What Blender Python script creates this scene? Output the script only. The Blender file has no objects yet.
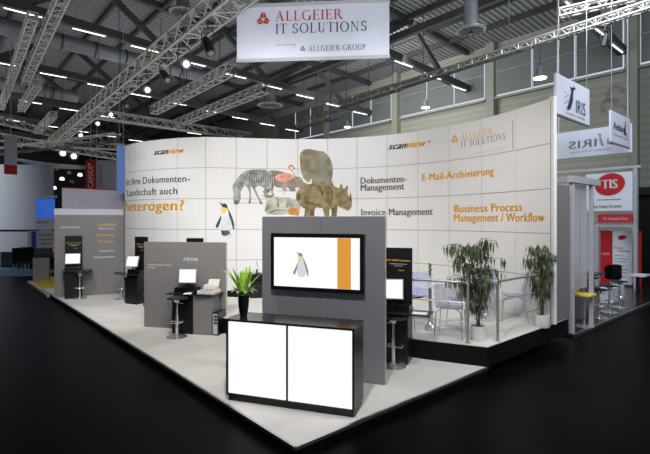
import bpy, bmesh, math, random
from mathutils import Vector, Matrix, Quaternion
random.seed(7)
R = math.radians
C = bpy.context.scene.collection
scn = bpy.context.scene

# ------------------------------------------------------------ camera, world, lights, exposure
HC = 2.15                      # eye height above the stand's carpet
F = 450.0
cam_d = bpy.data.cameras.new('camera'); cam = bpy.data.objects.new('camera', cam_d); C.objects.link(cam)
cam.location = (0, 0, HC); cam.rotation_euler = (R(90), 0, 0)
cam_d.sensor_width = 36.0; cam_d.lens = F / 650 * 36.0; cam_d.shift_y = -0.01
cam_d.clip_end = 300
scn.camera = cam
scn.view_settings.view_transform = 'Standard'; scn.view_settings.look = 'None'
scn.view_settings.gamma = 1.0; scn.view_settings.use_curve_mapping = False
scn.view_settings.exposure = 0.16
w = bpy.data.worlds.new('world'); scn.world = w; w.use_nodes = True
w.node_tree.nodes['Background'].inputs[0].default_value = (0.75, 0.85, 1.0, 1)
w.node_tree.nodes['Background'].inputs[1].default_value = 0.5

E1 = Vector((.7544, .6564, 0)); E2 = Vector((-.6575, .7534, 0))   # the hall's two directions
A1 = math.atan2(.6564, .7544)
def DE(D, E, z=0.0):
    v = E1 * D + E2 * E
    return Vector((v.x, v.y, z))

def spot(loc, aim, power, size=70, col=(1, .975, .955), blend=.8, rad=.12):
    d = bpy.data.lights.new('stand_spot_light', 'SPOT'); d.energy = power; d.color = col
    d.spot_size = R(size); d.spot_blend = blend; d.shadow_soft_size = rad
    o = bpy.data.objects.new('stand_spot_light', d); C.objects.link(o); o.location = loc
    o.rotation_euler = (Vector(aim) - Vector(loc)).to_track_quat('-Z', 'Y').to_euler()
    return o
def area(loc, aim, power, sx, sy, col=(1, 1, 1)):
    d = bpy.data.lights.new('hall_fill_light', 'AREA'); d.energy = power; d.color = col
    d.shape = 'RECTANGLE'; d.size = sx; d.size_y = sy
    o = bpy.data.objects.new('hall_fill_light', d); C.objects.link(o); o.location = loc
    o.rotation_euler = (Vector(aim) - Vector(loc)).to_track_quat('-Z', 'Y').to_euler()
    return o
# spots for the truss lamps, placed freely to light the stand
spot((-3.6, 6.2, 5.6), (-4.4, 12.2, 2.3), 500, 88)
spot((-1.0, 5.6, 5.1), (-1.4, 12.0, 2.0), 470, 85)
spot((1.6, 5.0, 5.1), (1.7, 11.4, 2.0), 500, 85)
spot((3.0, 4.0, 5.4), (3.8, 9.0, 1.9), 300, 85)
spot((-2.2, 5.6, 6.0), (-2.7, 8.8, .4), 560, 95, (1, .97, .92))
spot((-.4, 2.6, 5.2), (-.1, 5.9, .8), 620, 90, (1, .99, .97))  # added spot, brightens the television partition and front carpet
spot((2.6, 5.0, 6.2), (2.6, 7.8, .3), 330, 95, (1, .97, .93))
spot((-5.4, 8.6, 6.0), (-6.4, 12.4, .6), 440, 95, (.96, .98, 1))
spot((-.5, 4.4, 4.6), (-.2, 9.1, 5.8), 330, 60, (.95, .97, 1))  # added spot, only to brighten the hanging banner
# added area lights for the hall wall, hanging signs and far-left stands
area(DE(14, 14, 8.2), DE(20, 15, 5.5), 1150, 5, 14, (.98, 1, .95))
area(DE(7.5, -1.5, 5.6), DE(13, 5, 3.4), 150, 3, 3, (.85, .92, 1))
area(DE(10.5, 3, 7.8), DE(15, 4, 3), 330, 4, 4, (.85, .92, 1))
area(DE(-3, 23, 4.9), DE(-7, 33, 4.0), 900, 4, 4, (.88, .93, 1))
# added unseen area lights that brighten roof and trusses from below
area(DE(-4, 20, 5.4), DE(-4, 20.01, 12), 1350, 26, 36, (.95, .97, 1))
area(DE(12, 14, 7.4), DE(12, 14.01, 12), 500, 12, 26, (.92, .97, 1))

# ------------------------------------------------------------ helpers
def P(u, v, z):                # where the sight line of pixel (u,v) meets height z
    Y = F * (HC - z) / (v - 220.5)
    return Vector(((u - 325) / F * Y, Y, z))
def Q(u, v, Y):
    return Vector(((u - 325) / F * Y, Y, HC + (220.5 - v) / F * Y))
def c(r, g, b):
    f = lambda x: (x / 255 / 12.92) if x / 255 <= .04045 else ((x / 255 + .055) / 1.055) ** 2.4
    return (f(r), f(g), f(b), 1)
def mat(name, col, rough=.6, metal=0, emit=0, alpha=1, spec=.5, noise=0, nscale=8, col2=None, ior=1.5, bump=0, bscale=60, coat=0):
    m = bpy.data.materials.new(name); m.use_nodes = True
    nt = m.node_tree; b = nt.nodes['Principled BSDF']
    b.inputs['Base Color'].default_value = col; b.inputs['Roughness'].default_value = rough
    b.inputs['Metallic'].default_value = metal; b.inputs['Specular IOR Level'].default_value = spec
    b.inputs['Coat Weight'].default_value = coat; b.inputs['IOR'].default_value = ior
    if alpha < 1: b.inputs['Alpha'].default_value = alpha
    if emit:
        b.inputs['Emission Color'].default_value = col; b.inputs['Emission Strength'].default_value = emit
        b.inputs['Base Color'].default_value = tuple(x * .15 for x in col[:3]) + (1,)
    tc = nt.nodes.new('ShaderNodeTexCoord')
    if noise or col2:
        n = nt.nodes.new('ShaderNodeTexNoise'); n.inputs['Scale'].default_value = nscale; n.inputs['Detail'].default_value = 5
        nt.links.new(tc.outputs['Object'], n.inputs['Vector'])
        r = nt.nodes.new('ShaderNodeValToRGB'); nt.links.new(n.outputs['Fac'], r.inputs['Fac'])
        r.color_ramp.elements[0].position = .35; r.color_ramp.elements[1].position = .65
        if col2: r.color_ramp.elements[0].color = col; r.color_ramp.elements[1].color = col2
        else:
            r.color_ramp.elements[0].color = tuple(x * (1 - noise) for x in col[:3]) + (1,)
            r.color_ramp.elements[1].color = tuple(min(1, x * (1 + noise)) for x in col[:3]) + (1,)
        nt.links.new(r.outputs['Color'], b.inputs['Base Color'])
    if bump:
        n = nt.nodes.new('ShaderNodeTexNoise'); n.inputs['Scale'].default_value = bscale
        nt.links.new(tc.outputs['Object'], n.inputs['Vector'])
        bm_ = nt.nodes.new('ShaderNodeBump'); bm_.inputs['Strength'].default_value = bump
        nt.links.new(n.outputs['Fac'], bm_.inputs['Height']); nt.links.new(bm_.outputs['Normal'], b.inputs['Normal'])
    return m
M = {}
M['carpet'] = mat('carpet', c(206, 203, 198), .95, noise=.07, nscale=1.6, bump=.2, bscale=200, spec=.1)
M['hall_floor'] = mat('hall_floor', c(6, 6, 7), .38, noise=.5, nscale=.9, spec=.5, ior=1.12)
M['black_edge'] = mat('black_edge', c(8, 8, 9), .7, spec=.2)
M['metal'] = mat('brushed_aluminium', c(190, 190, 192), .35, 1)
M['truss'] = mat('truss_aluminium', c(176, 174, 166), .45, .6, noise=.12)
M['chrome'] = mat('chrome', c(215, 215, 220), .18, .8)
M['smoke'] = mat('smoked_seat', c(62, 64, 72), .2, alpha=.75)
M['steel'] = mat('satin_steel', c(176, 174, 172), .3, .55)
M['grey'] = mat('grey_laminate', c(128, 125, 124), .5, noise=.03, nscale=2, spec=.3)
M['greydark'] = mat('slate_laminate', c(130, 129, 134), .38, noise=.03, nscale=2, spec=.35)
M['paneledge'] = mat('pale_edge', c(190, 184, 176), .5)
M['black'] = mat('black_laminate', c(22, 22, 24), .35, spec=.4, noise=.1)
M['blacktop'] = mat('black_worktop', c(34, 35, 40), .22, spec=.5, noise=.15, nscale=40)
M['blackplastic'] = mat('black_plastic', c(14, 14, 15), .3)
M['white'] = mat('white_panel', c(223, 221, 219), .6, noise=.012, nscale=1.2, spec=.25)
M['seam'] = mat('panel_joint', c(128, 122, 116), .7)
M['lightbox'] = mat('lit_acrylic', c(253, 253, 255), .4, emit=.88)
M['screen'] = mat('lit_screen', c(252, 252, 254), .3, emit=.88)
M['bezelgrey'] = mat('silver_bezel', c(182, 182, 188), .4)
M['orange'] = mat('orange_print', c(240, 180, 58), .6, spec=.2)
M['gold'] = mat('gold_print', c(214, 172, 92), .6, spec=.2)
M['darkprint'] = mat('charcoal_print', c(72, 70, 70), .6, spec=.2)
M['greyprint'] = mat('grey_print', c(120, 117, 114), .6, spec=.2)
M['faint'] = mat('faint_print', c(196, 190, 184), .6, spec=.2)
M['faintwarm'] = mat('faint_warm_print', c(222, 196, 165), .6, spec=.2)
M['whiteprint'] = mat('white_print', c(235, 235, 235), .6)
M['redprint'] = mat('red_print', c(178, 60, 40), .6)
M['slateprint'] = mat('slate_print', c(75, 78, 92), .6)
M['banner'] = mat('banner_cloth', c(208, 210, 222), .8, noise=.03, nscale=2.5, spec=.1)
M['signwhite'] = mat('sign_white', c(222, 226, 236), .6)
M['signred'] = mat('sign_red', c(190, 28, 36), .5)
M['hallwall'] = mat('hall_cladding', c(132, 133, 122), .75, noise=.04, nscale=.5)
M['glassdark'] = mat('blinded_window', c(96, 100, 101), .6)
M['daylight'] = mat('daylight_gap', c(225, 232, 250), .5, emit=.62)
M['roofdark'] = mat('roof_steel', c(58, 59, 60), .6, noise=.2, nscale=1)
M['duct'] = mat('duct_steel', c(118, 120, 124), .4, .2, noise=.1)
M['lamp'] = mat('lamp_tube', c(255, 252, 240), .5, emit=2.6)
M['lamphot'] = mat('hot_lamp', c(255, 247, 230), .5, emit=5)
M['soil'] = mat('potting_soil', c(52, 38, 28), .95, noise=.3, nscale=60)
M['pot'] = mat('white_ceramic', c(222, 219, 214), .35)
M['bark'] = mat('bark', c(82, 66, 50), .85, noise=.3, nscale=40)
M['leaf'] = mat('ficus_leaf', c(46, 60, 38), .4, col2=c(96, 110, 76), nscale=25)
M['paleleaf'] = mat('pale_collar_leaf', c(150, 172, 128), .5, col2=c(120, 150, 100), nscale=20)
M['leaf2'] = mat('tulip_leaf', c(110, 160, 38), .45, col2=c(165, 205, 70), nscale=30)
M['clear'] = mat('tinted_clear_plastic', c(128, 134, 206), .12, alpha=.42)
M['glass'] = mat('table_glass', c(205, 216, 222), .05, alpha=.30)
M['paper'] = mat('paper', c(240, 240, 238), .7)
M['printer'] = mat('printer_plastic', c(222, 214, 206), .5)
M['bluecarpet'] = mat('blue_carpet', c(110, 150, 185), .9, noise=.05)
M['yellowcarpet'] = mat('yellow_carpet', c(205, 180, 50), .9, noise=.1, nscale=5)
M['blueposter'] = mat('blue_poster', c(40, 95, 200), .5, emit=.55, col2=c(130, 175, 240), nscale=1.3)
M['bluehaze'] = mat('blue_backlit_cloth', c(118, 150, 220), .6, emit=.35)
M['whitebox'] = mat('white_booth_wall', c(190, 192, 198), .7, noise=.02)
M['redcloth'] = mat('red_cloth', c(185, 40, 42), .7)
M['yellow'] = mat('yellow_plastic', c(225, 195, 75), .45)
M['sheer'] = mat('sheer_cloth', c(205, 205, 214), .8, alpha=.75)
M['lavender'] = mat('pale_fabric_print', c(205, 201, 216), .8, spec=.1)
M['blueframe'] = mat('blue_panel', c(50, 80, 160), .6)
M['redled'] = mat('green_exit', c(40, 200, 110), .5, emit=1)

def corrugated(name, col, scale, strength, axis='X', rough=.6, dk=.62):
    m = mat(name, col, rough); nt = m.node_tree; b = nt.nodes['Principled BSDF']
    tc = nt.nodes.new('ShaderNodeTexCoord'); wv = nt.nodes.new('ShaderNodeTexWave')
    wv.wave_type = 'BANDS'; wv.bands_direction = axis; wv.inputs['Scale'].default_value = scale
    nt.links.new(tc.outputs['Object'], wv.inputs['Vector'])
    bp = nt.nodes.new('ShaderNodeBump'); bp.inputs['Strength'].default_value = strength; bp.inputs['Distance'].default_value = .1
    nt.links.new(wv.outputs['Fac'], bp.inputs['Height']); nt.links.new(bp.outputs['Normal'], b.inputs['Normal'])
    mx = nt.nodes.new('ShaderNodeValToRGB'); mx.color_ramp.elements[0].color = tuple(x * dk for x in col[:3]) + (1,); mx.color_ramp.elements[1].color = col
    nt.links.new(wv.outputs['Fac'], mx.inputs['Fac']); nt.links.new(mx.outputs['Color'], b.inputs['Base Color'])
    return m
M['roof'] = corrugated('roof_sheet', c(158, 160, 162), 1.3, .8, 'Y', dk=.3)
M['cladding'] = corrugated('ribbed_cladding', c(140, 141, 130), 1.1, .15, 'Z', dk=.86)

class MB:
    def __init__(s): s.b = bmesh.new()
    def box(s, cx, cy, cz, sx, sy, sz, rot=0, bev=0):
        r = bmesh.ops.create_cube(s.b, size=1)
        mt = Matrix.Translation((cx, cy, cz)) @ Matrix.Rotation(rot, 4, 'Z') @ Matrix.Diagonal((sx, sy, sz, 1))
        bmesh.ops.transform(s.b, matrix=mt, verts=r['verts'])
        if bev:
            es = list({e for v in r['verts'] for e in v.link_edges})
            bmesh.ops.bevel(s.b, geom=es, offset=bev, segments=2, affect='EDGES', profile=.6)
        return s
    def tboxm(s, mt, sx, sy, sz):
        r = bmesh.ops.create_cube(s.b, size=1)
        bmesh.ops.transform(s.b, matrix=mt @ Matrix.Diagonal((sx, sy, sz, 1)), verts=r['verts']); return s
    def cyl(s, p0, p1, r0, r1=None, n=12, caps=True):
        p0 = Vector(p0); p1 = Vector(p1); d = p1 - p0
        if d.length < 1e-6: return s
        r = bmesh.ops.create_cone(s.b, cap_ends=caps, segments=n, radius1=r0, radius2=r0 if r1 is None else r1, depth=d.length)
        q = d.to_track_quat('Z', 'Y').to_matrix().to_4x4()
        bmesh.ops.transform(s.b, matrix=Matrix.Translation((p0 + p1) / 2) @ q, verts=r['verts']); return s
    def bar(s, p0, p1, wd, ht):
        p0 = Vector(p0); p1 = Vector(p1); d = p1 - p0
        q = d.to_track_quat('Y', 'Z').to_matrix().to_4x4()
        return s.tboxm(Matrix.Translation((p0 + p1) / 2) @ q, wd, d.length, ht)
    def tube(s, pts, r, n=10):
        pts = [Vector(p) for p in pts]; rings = []
        for i, p in enumerate(pts):
            t = (pts[min(i + 1, len(pts) - 1)] - pts[max(i - 1, 0)]).normalized()
            q = t.to_track_quat('Z', 'Y')
            rr = r[i] if isinstance(r, (list, tuple)) else r
            rings.append([s.b.verts.new(p + q @ Vector((math.cos(a) * rr, math.sin(a) * rr, 0))) for a in [2 * math.pi * k / n for k in range(n)]])
        for a, b in zip(rings, rings[1:]):
            # align ring b to ring a
            off = min(range(n), key=lambda o: (a[0].co - b[o].co).length)
            b[:] = b[off:] + b[:off]
            for k in range(n): s.b.faces.new((a[k], a[(k + 1) % n], b[(k + 1) % n], b[k]))
        s.b.faces.new(rings[0][::-1]); s.b.faces.new(rings[-1]); return s
    def lathe(s, prof, cx=0, cy=0, n=24):
        rings = []
        for r, z in prof:
            rings.append([s.b.verts.new((cx + r * math.cos(2 * math.pi * k / n), cy + r * math.sin(2 * math.pi * k / n), z)) for k in range(n)] if r > 1e-5 else [s.b.verts.new((cx, cy, z))])
        for a, b in zip(rings, rings[1:]):
            for k in range(n):
                k2 = (k + 1) % n
                if len(a) == 1 and len(b) == 1: continue
                if len(a) == 1: s.b.faces.new((a[0], b[k2], b[k]))
                elif len(b) == 1: s.b.faces.new((a[k], a[k2], b[0]))
                else: s.b.faces.new((a[k], a[k2], b[k2], b[k]))
        return s
    def prism(s, pts, z0, z1):
        lo = [s.b.verts.new((p[0], p[1], z0)) for p in pts]; hi = [s.b.verts.new((p[0], p[1], z1)) for p in pts]
        s.b.faces.new(lo[::-1]); s.b.faces.new(hi); n = len(pts)
        for k in range(n): s.b.faces.new((lo[k], lo[(k + 1) % n], hi[(k + 1) % n], hi[k]))
        return s
    def build(s, name, m, parent=None, smooth=False, loc=None, rz=0, fixn=True):
        if fixn: bmesh.ops.recalc_face_normals(s.b, faces=s.b.faces)
        me = bpy.data.meshes.new(name); s.b.to_mesh(me); s.b.free()
        ms = m if isinstance(m, (list, tuple)) else [m]
        for x in ms: me.materials.append(M[x] if isinstance(x, str) else x)
        if smooth:
            for p in me.polygons: p.use_smooth = True
            me.set_sharp_from_angle(angle=R(40))
        o = bpy.data.objects.new(name, me); C.objects.link(o)
        if parent: o.parent = parent
        if loc is not None: o.location = loc
        if rz: o.rotation_euler.z = rz
        return o
def tag(o, label, cat, group=None, kind=None):
    o['label'] = label; o['category'] = cat
    if group: o['group'] = group
    if kind: o['kind'] = kind
    return o
def thing(name, label, cat, loc=(0, 0, 0), rz=0, group=None):
    o = bpy.data.objects.new(name, None); C.objects.link(o); o.location = loc; o.rotation_euler = (0, 0, rz)
    o.empty_display_size = .1
    return tag(o, label, cat, group)
def struct(o): o['kind'] = 'structure'; return o
def dup(root, loc, rz, label, group=None):
    r = root.copy(); C.objects.link(r); r.location = loc; r.rotation_euler = (0, 0, rz); r['label'] = label
    if group: r['group'] = group
    for ch in list(root.children):
        k = ch.copy(); C.objects.link(k); k.parent = r
        for g in list(ch.children):
            d = g.copy(); C.objects.link(d); d.parent = k
    return r

# ------------------------------------------------------------ lettering
_tc = {}
def text_bm(txt, bold=0, shear=0):
    cu = bpy.data.curves.new('t', 'FONT'); cu.body = txt; cu.shear = shear; cu.resolution_u = 3
    if bold: cu.space_character = 1.06
    o = bpy.data.objects.new('t', cu); C.objects.link(o)
    dg = bpy.context.evaluated_depsgraph_get(); me = o.evaluated_get(dg).to_mesh()
    b = bmesh.new(); b.from_mesh(me)
    if bold:
        for dx in (-bold * 1.6, bold * 1.6):
            n0 = len(b.verts); b.from_mesh(me); b.verts.ensure_lookup_table()
            for v in b.verts[n0:]: v.co.x += dx
    bpy.data.objects.remove(o); bpy.data.curves.remove(cu)
    return b
_b = text_bm('H'); CAPH = max(v.co.y for v in _b.verts) - min(v.co.y for v in _b.verts); _b.free()
# serif capitals drawn from strokes: [polygons in a unit-high box], advance width
TK, TN = .135, .05
def _arc(cx, cy, rx, ry, a0, a1, n=18):
    out = []
    for i in range(n):
        q = []
        for a, s in ((a0 + (a1 - a0) * i / n, 0), (a0 + (a1 - a0) * (i + 1) / n, 0)):
            t = TN + (TK - TN) * abs(math.cos(R(a)))
            q.append(((cx + (rx) * math.cos(R(a)), cy + (ry) * math.sin(R(a))), (cx + (rx - t) * math.cos(R(a)), cy + (ry - t) * math.sin(R(a)))))
        out.append([q[0][0], q[1][0], q[1][1], q[0][1]])
    return out
def _r(x0, y0, x1, y1): return [(x0, y0), (x1, y0), (x1, y1), (x0, y1)]
def _stem(x, t=TK, y0=0, y1=1, top=True, bot=True):
    o = [_r(x, y0, x + t, y1)]
    if bot: o.append(_r(x - .08, y0, x + t + .08, y0 + .04))
    if top: o.append(_r(x - .08, y1 - .04, x + t + .08, y1))
    return o
SER = {
 'A': ([[(.08, 0), (.14, 0), (.44, .95), (.38, 1)], [(.62, 0), (.78, 0), (.46, 1), (.36, 1)], _r(.2, .32, .64, .37), _r(0, 0, .24, .04), _r(.54, 0, .86, .04)], .9),
 'L': (_stem(.1) + [_r(.1, 0, .62, .05), [(.57, 0), (.62, 0), (.66, .26), (.62, .26)]], .7),
 'G': (_arc(.46, .5, .42, .52, 50, 320) + _stem(.7, TK, .02, .45, True, False), .95),
 'E': (_stem(.1) + [_r(.1, .95, .6, 1), _r(.1, 0, .62, .05), _r(.1, .49, .5, .54), _r(.56, .78, .61, 1), _r(.58, 0, .64, .24), _r(.47, .4, .51, .63)], .72),
 'I': (_stem(.1), .36),
 'R': (_stem(.1) + _arc(.3, .745, .32, .275, -90, 90) + [_r(.1, .95, .32, 1), _r(.1, .47, .34, .52), [(.34, .5), (.48, .5), (.84, 0), (.66, 0)], _r(.66, 0, .88, .04)], .84),
 'T': (_stem(.32) + [_r(.02, .95, .76, 1), _r(.02, .76, .06, 1), _r(.72, .76, .76, 1)], .8),
 'S': (_arc(.32, .74, .25, .27, 30, 270) + _arc(.32, .27, .27, .28, -150, 90) + [[(.12, .66), (.24, .58), (.52, .36), (.4, .46)], _r(.5, .76, .55, .98), _r(.05, .04, .1, .26)], .66),
 'O': (_arc(.47, .5, .44, .52, 0, 360, 28), .98),
 'U': (_stem(.12, TK, .3, 1, True, False) + _stem(.62, TN, .3, 1, True, False) + _arc(.395, .32, .275, .34, 180, 360), .86),
 'N': (_stem(.12, TN) + _stem(.7, TN, 0, 1, True, False) + [[(.08, 1), (.24, 1), (.76, 0), (.68, 0)]], .92),
 'P': (_stem(.1) + _arc(.32, .73, .32, .28, -90, 90) + [_r(.1, .95, .34, 1), _r(.1, .44, .34, .49)], .72),
 ' ': ([], .34)}
def serif_bm(txt):
    b = bmesh.new(); x = 0
    for ch in txt:
        ps, wd = SER[ch]
        for p in ps: b.faces.new([b.verts.new((x + a, y, 0)) for a, y in p])
        x += wd + .06
    return b
def norm_bm(b, x0, W, z0, cap, serif=False, mirror=False):   # fit into width W, cap height cap: x stays x, y becomes z
    xs = [v.co.x for v in b.verts]; a, e = min(xs), max(xs)
    sy = cap if serif else cap / CAPH
    for v in b.verts:
        t = (v.co.x - a) / (e - a)
        v.co = Vector((x0 + W * ((1 - t) if mirror else t), v.co.y * sy + z0, 0))
    return b
def text_on(parent, txt, m, x0, W, z0, cap, y=0.0, serif=False, bold=0, shear=0, mirror=False, name='lettering', back=False):
    b = serif_bm(txt) if serif else text_bm(txt, bold, shear)
    norm_bm(b, x0, W, z0, cap, serif, mirror)
    for v in b.verts: v.co = Vector((v.co.x, y, v.co.y))
    me = bpy.data.meshes.new(name); b.to_mesh(me); b.free(); me.materials.append(M[m])
    o = bpy.data.objects.new(name, me); C.objects.link(o); o.parent = parent; return o
def polys_on(parent, polys, m, y=0.0, name='print'):
    b = bmesh.new()
    for p in polys: b.faces.new([b.verts.new((x, y, z)) for x, z in p])
    bmesh.ops.triangulate(b, faces=b.faces)
    me = bpy.data.meshes.new(name); b.to_mesh(me); b.free(); me.materials.append(M[m] if isinstance(m, str) else m)
    o = bpy.data.objects.new(name, me); C.objects.link(o); o.parent = parent; return o
def ell(cx, cz, rx, rz, n=28, rot=0):
    return [(cx + rx * math.cos(a) * math.cos(rot) - rz * math.sin(a) * math.sin(rot), cz + rx * math.cos(a) * math.sin(rot) + rz * math.sin(a) * math.cos(rot)) for a in [2 * math.pi * k / n for k in range(n)]]
def tri_logo(cx, cz, s):        # three rounded wedges round a small star
    out = []
    for k in range(3):
        a = R(90 + 120 * k); d = Vector((math.cos(a), math.sin(a))); n = Vector((-d.y, d.x))
        for sg in (-1, 1):
            pts = [d * .20 + n * .03 * sg, d * 1.0 + n * .03 * sg, d * 1.0 + n * .20 * sg, d * .80 + n * .36 * sg, d * .30 + n * .50 * sg, d * .16 + n * .16 * sg]
            out.append([(cx + p.x * s, cz + p.y * s) for p in pts])
    return out

# ------------------------------------------------------------ the hall shell
ZF = -.10
b = MB(); b.prism([DE(-32, -14)[:2], DE(20, -14)[:2], DE(20, 62)[:2], DE(-32, 62)[:2]], ZF - .2, ZF); struct(b.build('floor', 'hall_floor'))
def zc(D): return 8.67 + .053 * (18.5 - D)          # bottom chord of the roof girders
def zr(D): return zc(D) + 1.9
# right-hand hall wall, ribbed cladding, piers, blinded windows with daylight round their edges
b = MB(); b.box(0, 24, 5.2, .3, 76, 10.7); struct(b.build('wall_right', 'cladding', loc=DE(20.15, 0), rz=A1))
b = MB(); b.box(0, 24, 6, .3, 76, 12.2); struct(b.build('wall_left', 'roofdark', loc=DE(-32.2, 0), rz=A1))
b = MB(); b.box(-6, 0, 6, 52.5, .3, 12.2); struct(b.build('wall_far', 'roofdark', loc=DE(0, 62.2), rz=A1))
b = MB()
b.b.faces.new([b.b.verts.new(Vector((D, E, zr(D)))) for D, E in ((-32, -14), (20.3, -14), (20.3, 62), (-32, 62))])
b.b.faces.new([b.b.verts.new(Vector((D, E, zr(D) + .2))) for D, E in ((-32, -14), (20.3, -14), (20.3, 62), (-32, 62))])
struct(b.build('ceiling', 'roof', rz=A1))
def Eat(u, D):                 # hall coordinate of the point on plane D that lies on direction u
    k = (u - 325) / F; Y = D / (.7544 * k + .6564); return Y * (.7534 - .6575 * k)
wn = 1
wins = [(650, 622.5), (620, 575), (574, 532.5), (532, 497), (486, 457), (455, 432), (431, 403), (400, 378), (366, 350), (349, 331), (327, 312)]
e0 = Eat(623.5, 19.95); pitch = None
edges = [Eat(u, 19.95) for u in (623.5, 575.5, 533, 496, 484, 455, 402, 372)]
wnds = [(2.0, 6.55), (7.35, 10.0), (10.15, 13.2), (13.35, 16.6), (17.6, 21.1), (21.3, 25.0), (25.2, 29.2), (30.4, 34.8), (35.0, 40.0), (40.2, 46.0), (46.2, 53)]
wnds = [(Eat(688, 19.95), Eat(640, 19.95)), (Eat(623.5, 19.95), Eat(576, 19.95)), (Eat(575, 19.95), Eat(533.2, 19.95)), (Eat(532.2, 19.95), Eat(497, 19.95)),
        (Eat(485, 19.95), Eat(455.5, 19.95)), (Eat(454.7, 19.95), Eat(428, 19.95)), (Eat(427.3, 19.95), Eat(402, 19.95)), (Eat(392, 19.95), Eat(372.5, 19.95)),
        (Eat(371.9, 19.95), Eat(354, 19.95)), (Eat(353.4, 19.95), Eat(330, 19.95)), (Eat(325, 19.95), Eat(312, 19.95)), (Eat(311.5, 19.95), Eat(297, 19.95)), (Eat(296.5, 19.95), Eat(280, 19.95))]
for i, (a, e) in enumerate(wnds):
    rt = bpy.data.objects.new('window_%d' % (i + 1), None); C.objects.link(rt); rt.location = DE(19.9, (a + e) / 2); rt.rotation_euler.z = A1; struct(rt)
    L = e - a; g = .035
    m = MB(); m.box(0, 0, 8.95, .04, L, 2.0); m.build('daylight_gap', 'daylight', rt)
    m = MB(); m.box(-.05, 0, 9.0, .04, L - 2 * g, 2.0 - g); m.build('blind', 'glassdark', rt)
    m = MB(); m.box(-.09, 0, 7.86, .16, L + .1, .1); m.build('window_sill', 'hallwall', rt)
    m = MB(); m.box(-.1, 0, 9.05, .05, L - 2 * g, .06); m.build('transom', 'greydark', rt)
for i, u in enumerate((634, 491, 396, 327.5)):
    m = MB(); m.box(0, 0, 5.2, .35, .24 if i == 0 else .4, 10.6); struct(m.build('trim_%d' % (i + 1), 'hallwall', loc=DE(19.85, Eat(u, 19.85)), rz=A1))
# roof girders with lattice webs
rows = [-1.0, 5.5, 12.05, 18.6, 25.2, 31.8, 38.4, 45, 51.6]
for i, E in enumerate(rows):
    m = MB(); m.bar((-30, 0, zc(-30)), (19.8, 0, zc(19.8)), .28, .30); m.bar((-30, 0, zc(-30) + 1.75), (19.8, 0, zc(19.8) + 1.75), .2, .2)
    D = -29; up = True
    while D < 17:
        m.bar((D, 0, zc(D) + (0 if up else 1.75)), (D + 2.6, 0, zc(D + 2.6) + (1.75 if up else 0)), .16, .22)
        D += 2.6; up = not up
    struct(m.build('roof_girder', 'roofdark', loc=DE(0, E), rz=A1))
m = MB()
D = -30
while D < 19.6:
    m.bar((D, -14, zr(D) - .14), (D, 61, zr(D) - .14), .12, .2); D += 1.55
struct(m.build('roof_purlins', 'roofdark', rz=A1))
# longitudinal secondary beams below the girders
m = MB()
for D in (-14, -7.5, -1, 13.6): m.bar((D, -14, zc(D) + .35), (D, 61, zc(D) + .35), .18, .26)
struct(m.build('roof_beams', 'roofdark', rz=A1))

ORD = ['first', 'second', 'third', 'fourth', 'fifth', 'sixth', 'seventh', 'eighth', 'ninth', 'tenth', 'eleventh', 'twelfth', 'thirteenth', 'fourteenth', 'fifteenth', 'sixteenth']
# strip lights clipped along the girders
rownames = {5.5: 'nearest ceiling row', 12.05: 'second ceiling row', 18.6: 'third ceiling row', 25.2: 'fourth ceiling row', 31.8: 'fifth ceiling row', 38.4: 'sixth ceiling row'}
proto = None
for E, nm in rownames.items():
    k = 0
    for n in range(-5, 9):
        D = 2.36 + 2.06 * n; v = DE(D, E)
        if v.y < 2: continue
        u = 325 + F * v.x / v.y; vv = 220.5 - F * (zc(D) - HC) / v.y
        if not (-20 < u < 665 and -15 < vv): continue
        if E > 30 and u > 320: continue
        lab = 'lit strip light, %s from the left in the %s counted from the camera' % (ORD[min(k, 15)], nm); k += 1
        if proto is None:
            proto = thing('strip_light', lab, 'ceiling light', DE(D, E, zc(D) - .17), A1, 'fluorescent strip lights on the roof girders')
            q = MB(); q.box(0, -.12, -.02, 1.25, .14, .07); q.build('housing', 'duct', proto)
            q = MB(); q.cyl((-.55, -.12, -.065), (.55, -.12, -.065), .022, n=8); q.build('tube', 'lamp', proto)
        else: dup(proto, DE(D, E, zc(D) - .17), A1, lab)

# ventilation ducts and outlets
def duct(p0, p1, r, label):
    rt = thing('ventilation_duct', label, 'duct', p0); p1 = Vector(p1) - Vector(p0)
    m = MB(); m.cyl((0, 0, 0), p1, r, n=20); m.build('pipe', 'duct', rt, True)
    n = int(p1.length / 1.2); d = p1.normalized()
    for i in range(1, n):
        q = MB(); pp = p1 * (i / n); q.cyl(pp - d * .04, pp + d * .04, r * 1.06, n=20); q.build('band', 'roofdark', rt, True)
duct(DE(-12, 20.5, 9.6), DE(10, 20.5, 9.2), .30, 'long round metal duct, upper one crossing the roof at top left')
duct(DE(-12, 27.5, 9.3), DE(6, 27.5, 8.9), .30, 'long round metal duct, lower one crossing the roof at left')
def diffuser(u, v, Y, r, label, up=1.0):
    p = Q(u, v, Y); rt = thing('air_diffuser', label, 'air outlet', p)
    m = MB(); m.lathe([(r * .45, .5), (r * .5, .1), (r, .02), (r, -.03), (r * .85, -.05)], n=24); m.build('rim', 'duct', rt, True)
    m = MB(); m.lathe([(r * .85, -.04), (r * .6, -.02), (0, -.02)], n=24); m.build('face', 'duct', rt, True)
    for k in range(12):
        a = 2 * math.pi * k / 12; q = MB(); q.bar((0, 0, -.05), (r * .8 * math.cos(a), r * .8 * math.sin(a), -.05), .05, .02); q.build('vane', 'roofdark', rt)
    m = MB(); m.cyl((0, 0, .45), (0, 0, .45 + up), r * .45, n=20); m.build('neck', 'duct', rt, True)
diffuser(183, 12, 17, .52, 'round slotted air outlet under the roof at top left', .6)
diffuser(471, 30, 13.5, .44, 'round slotted air outlet on a thick pipe right of the big banner', 1.6)
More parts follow.
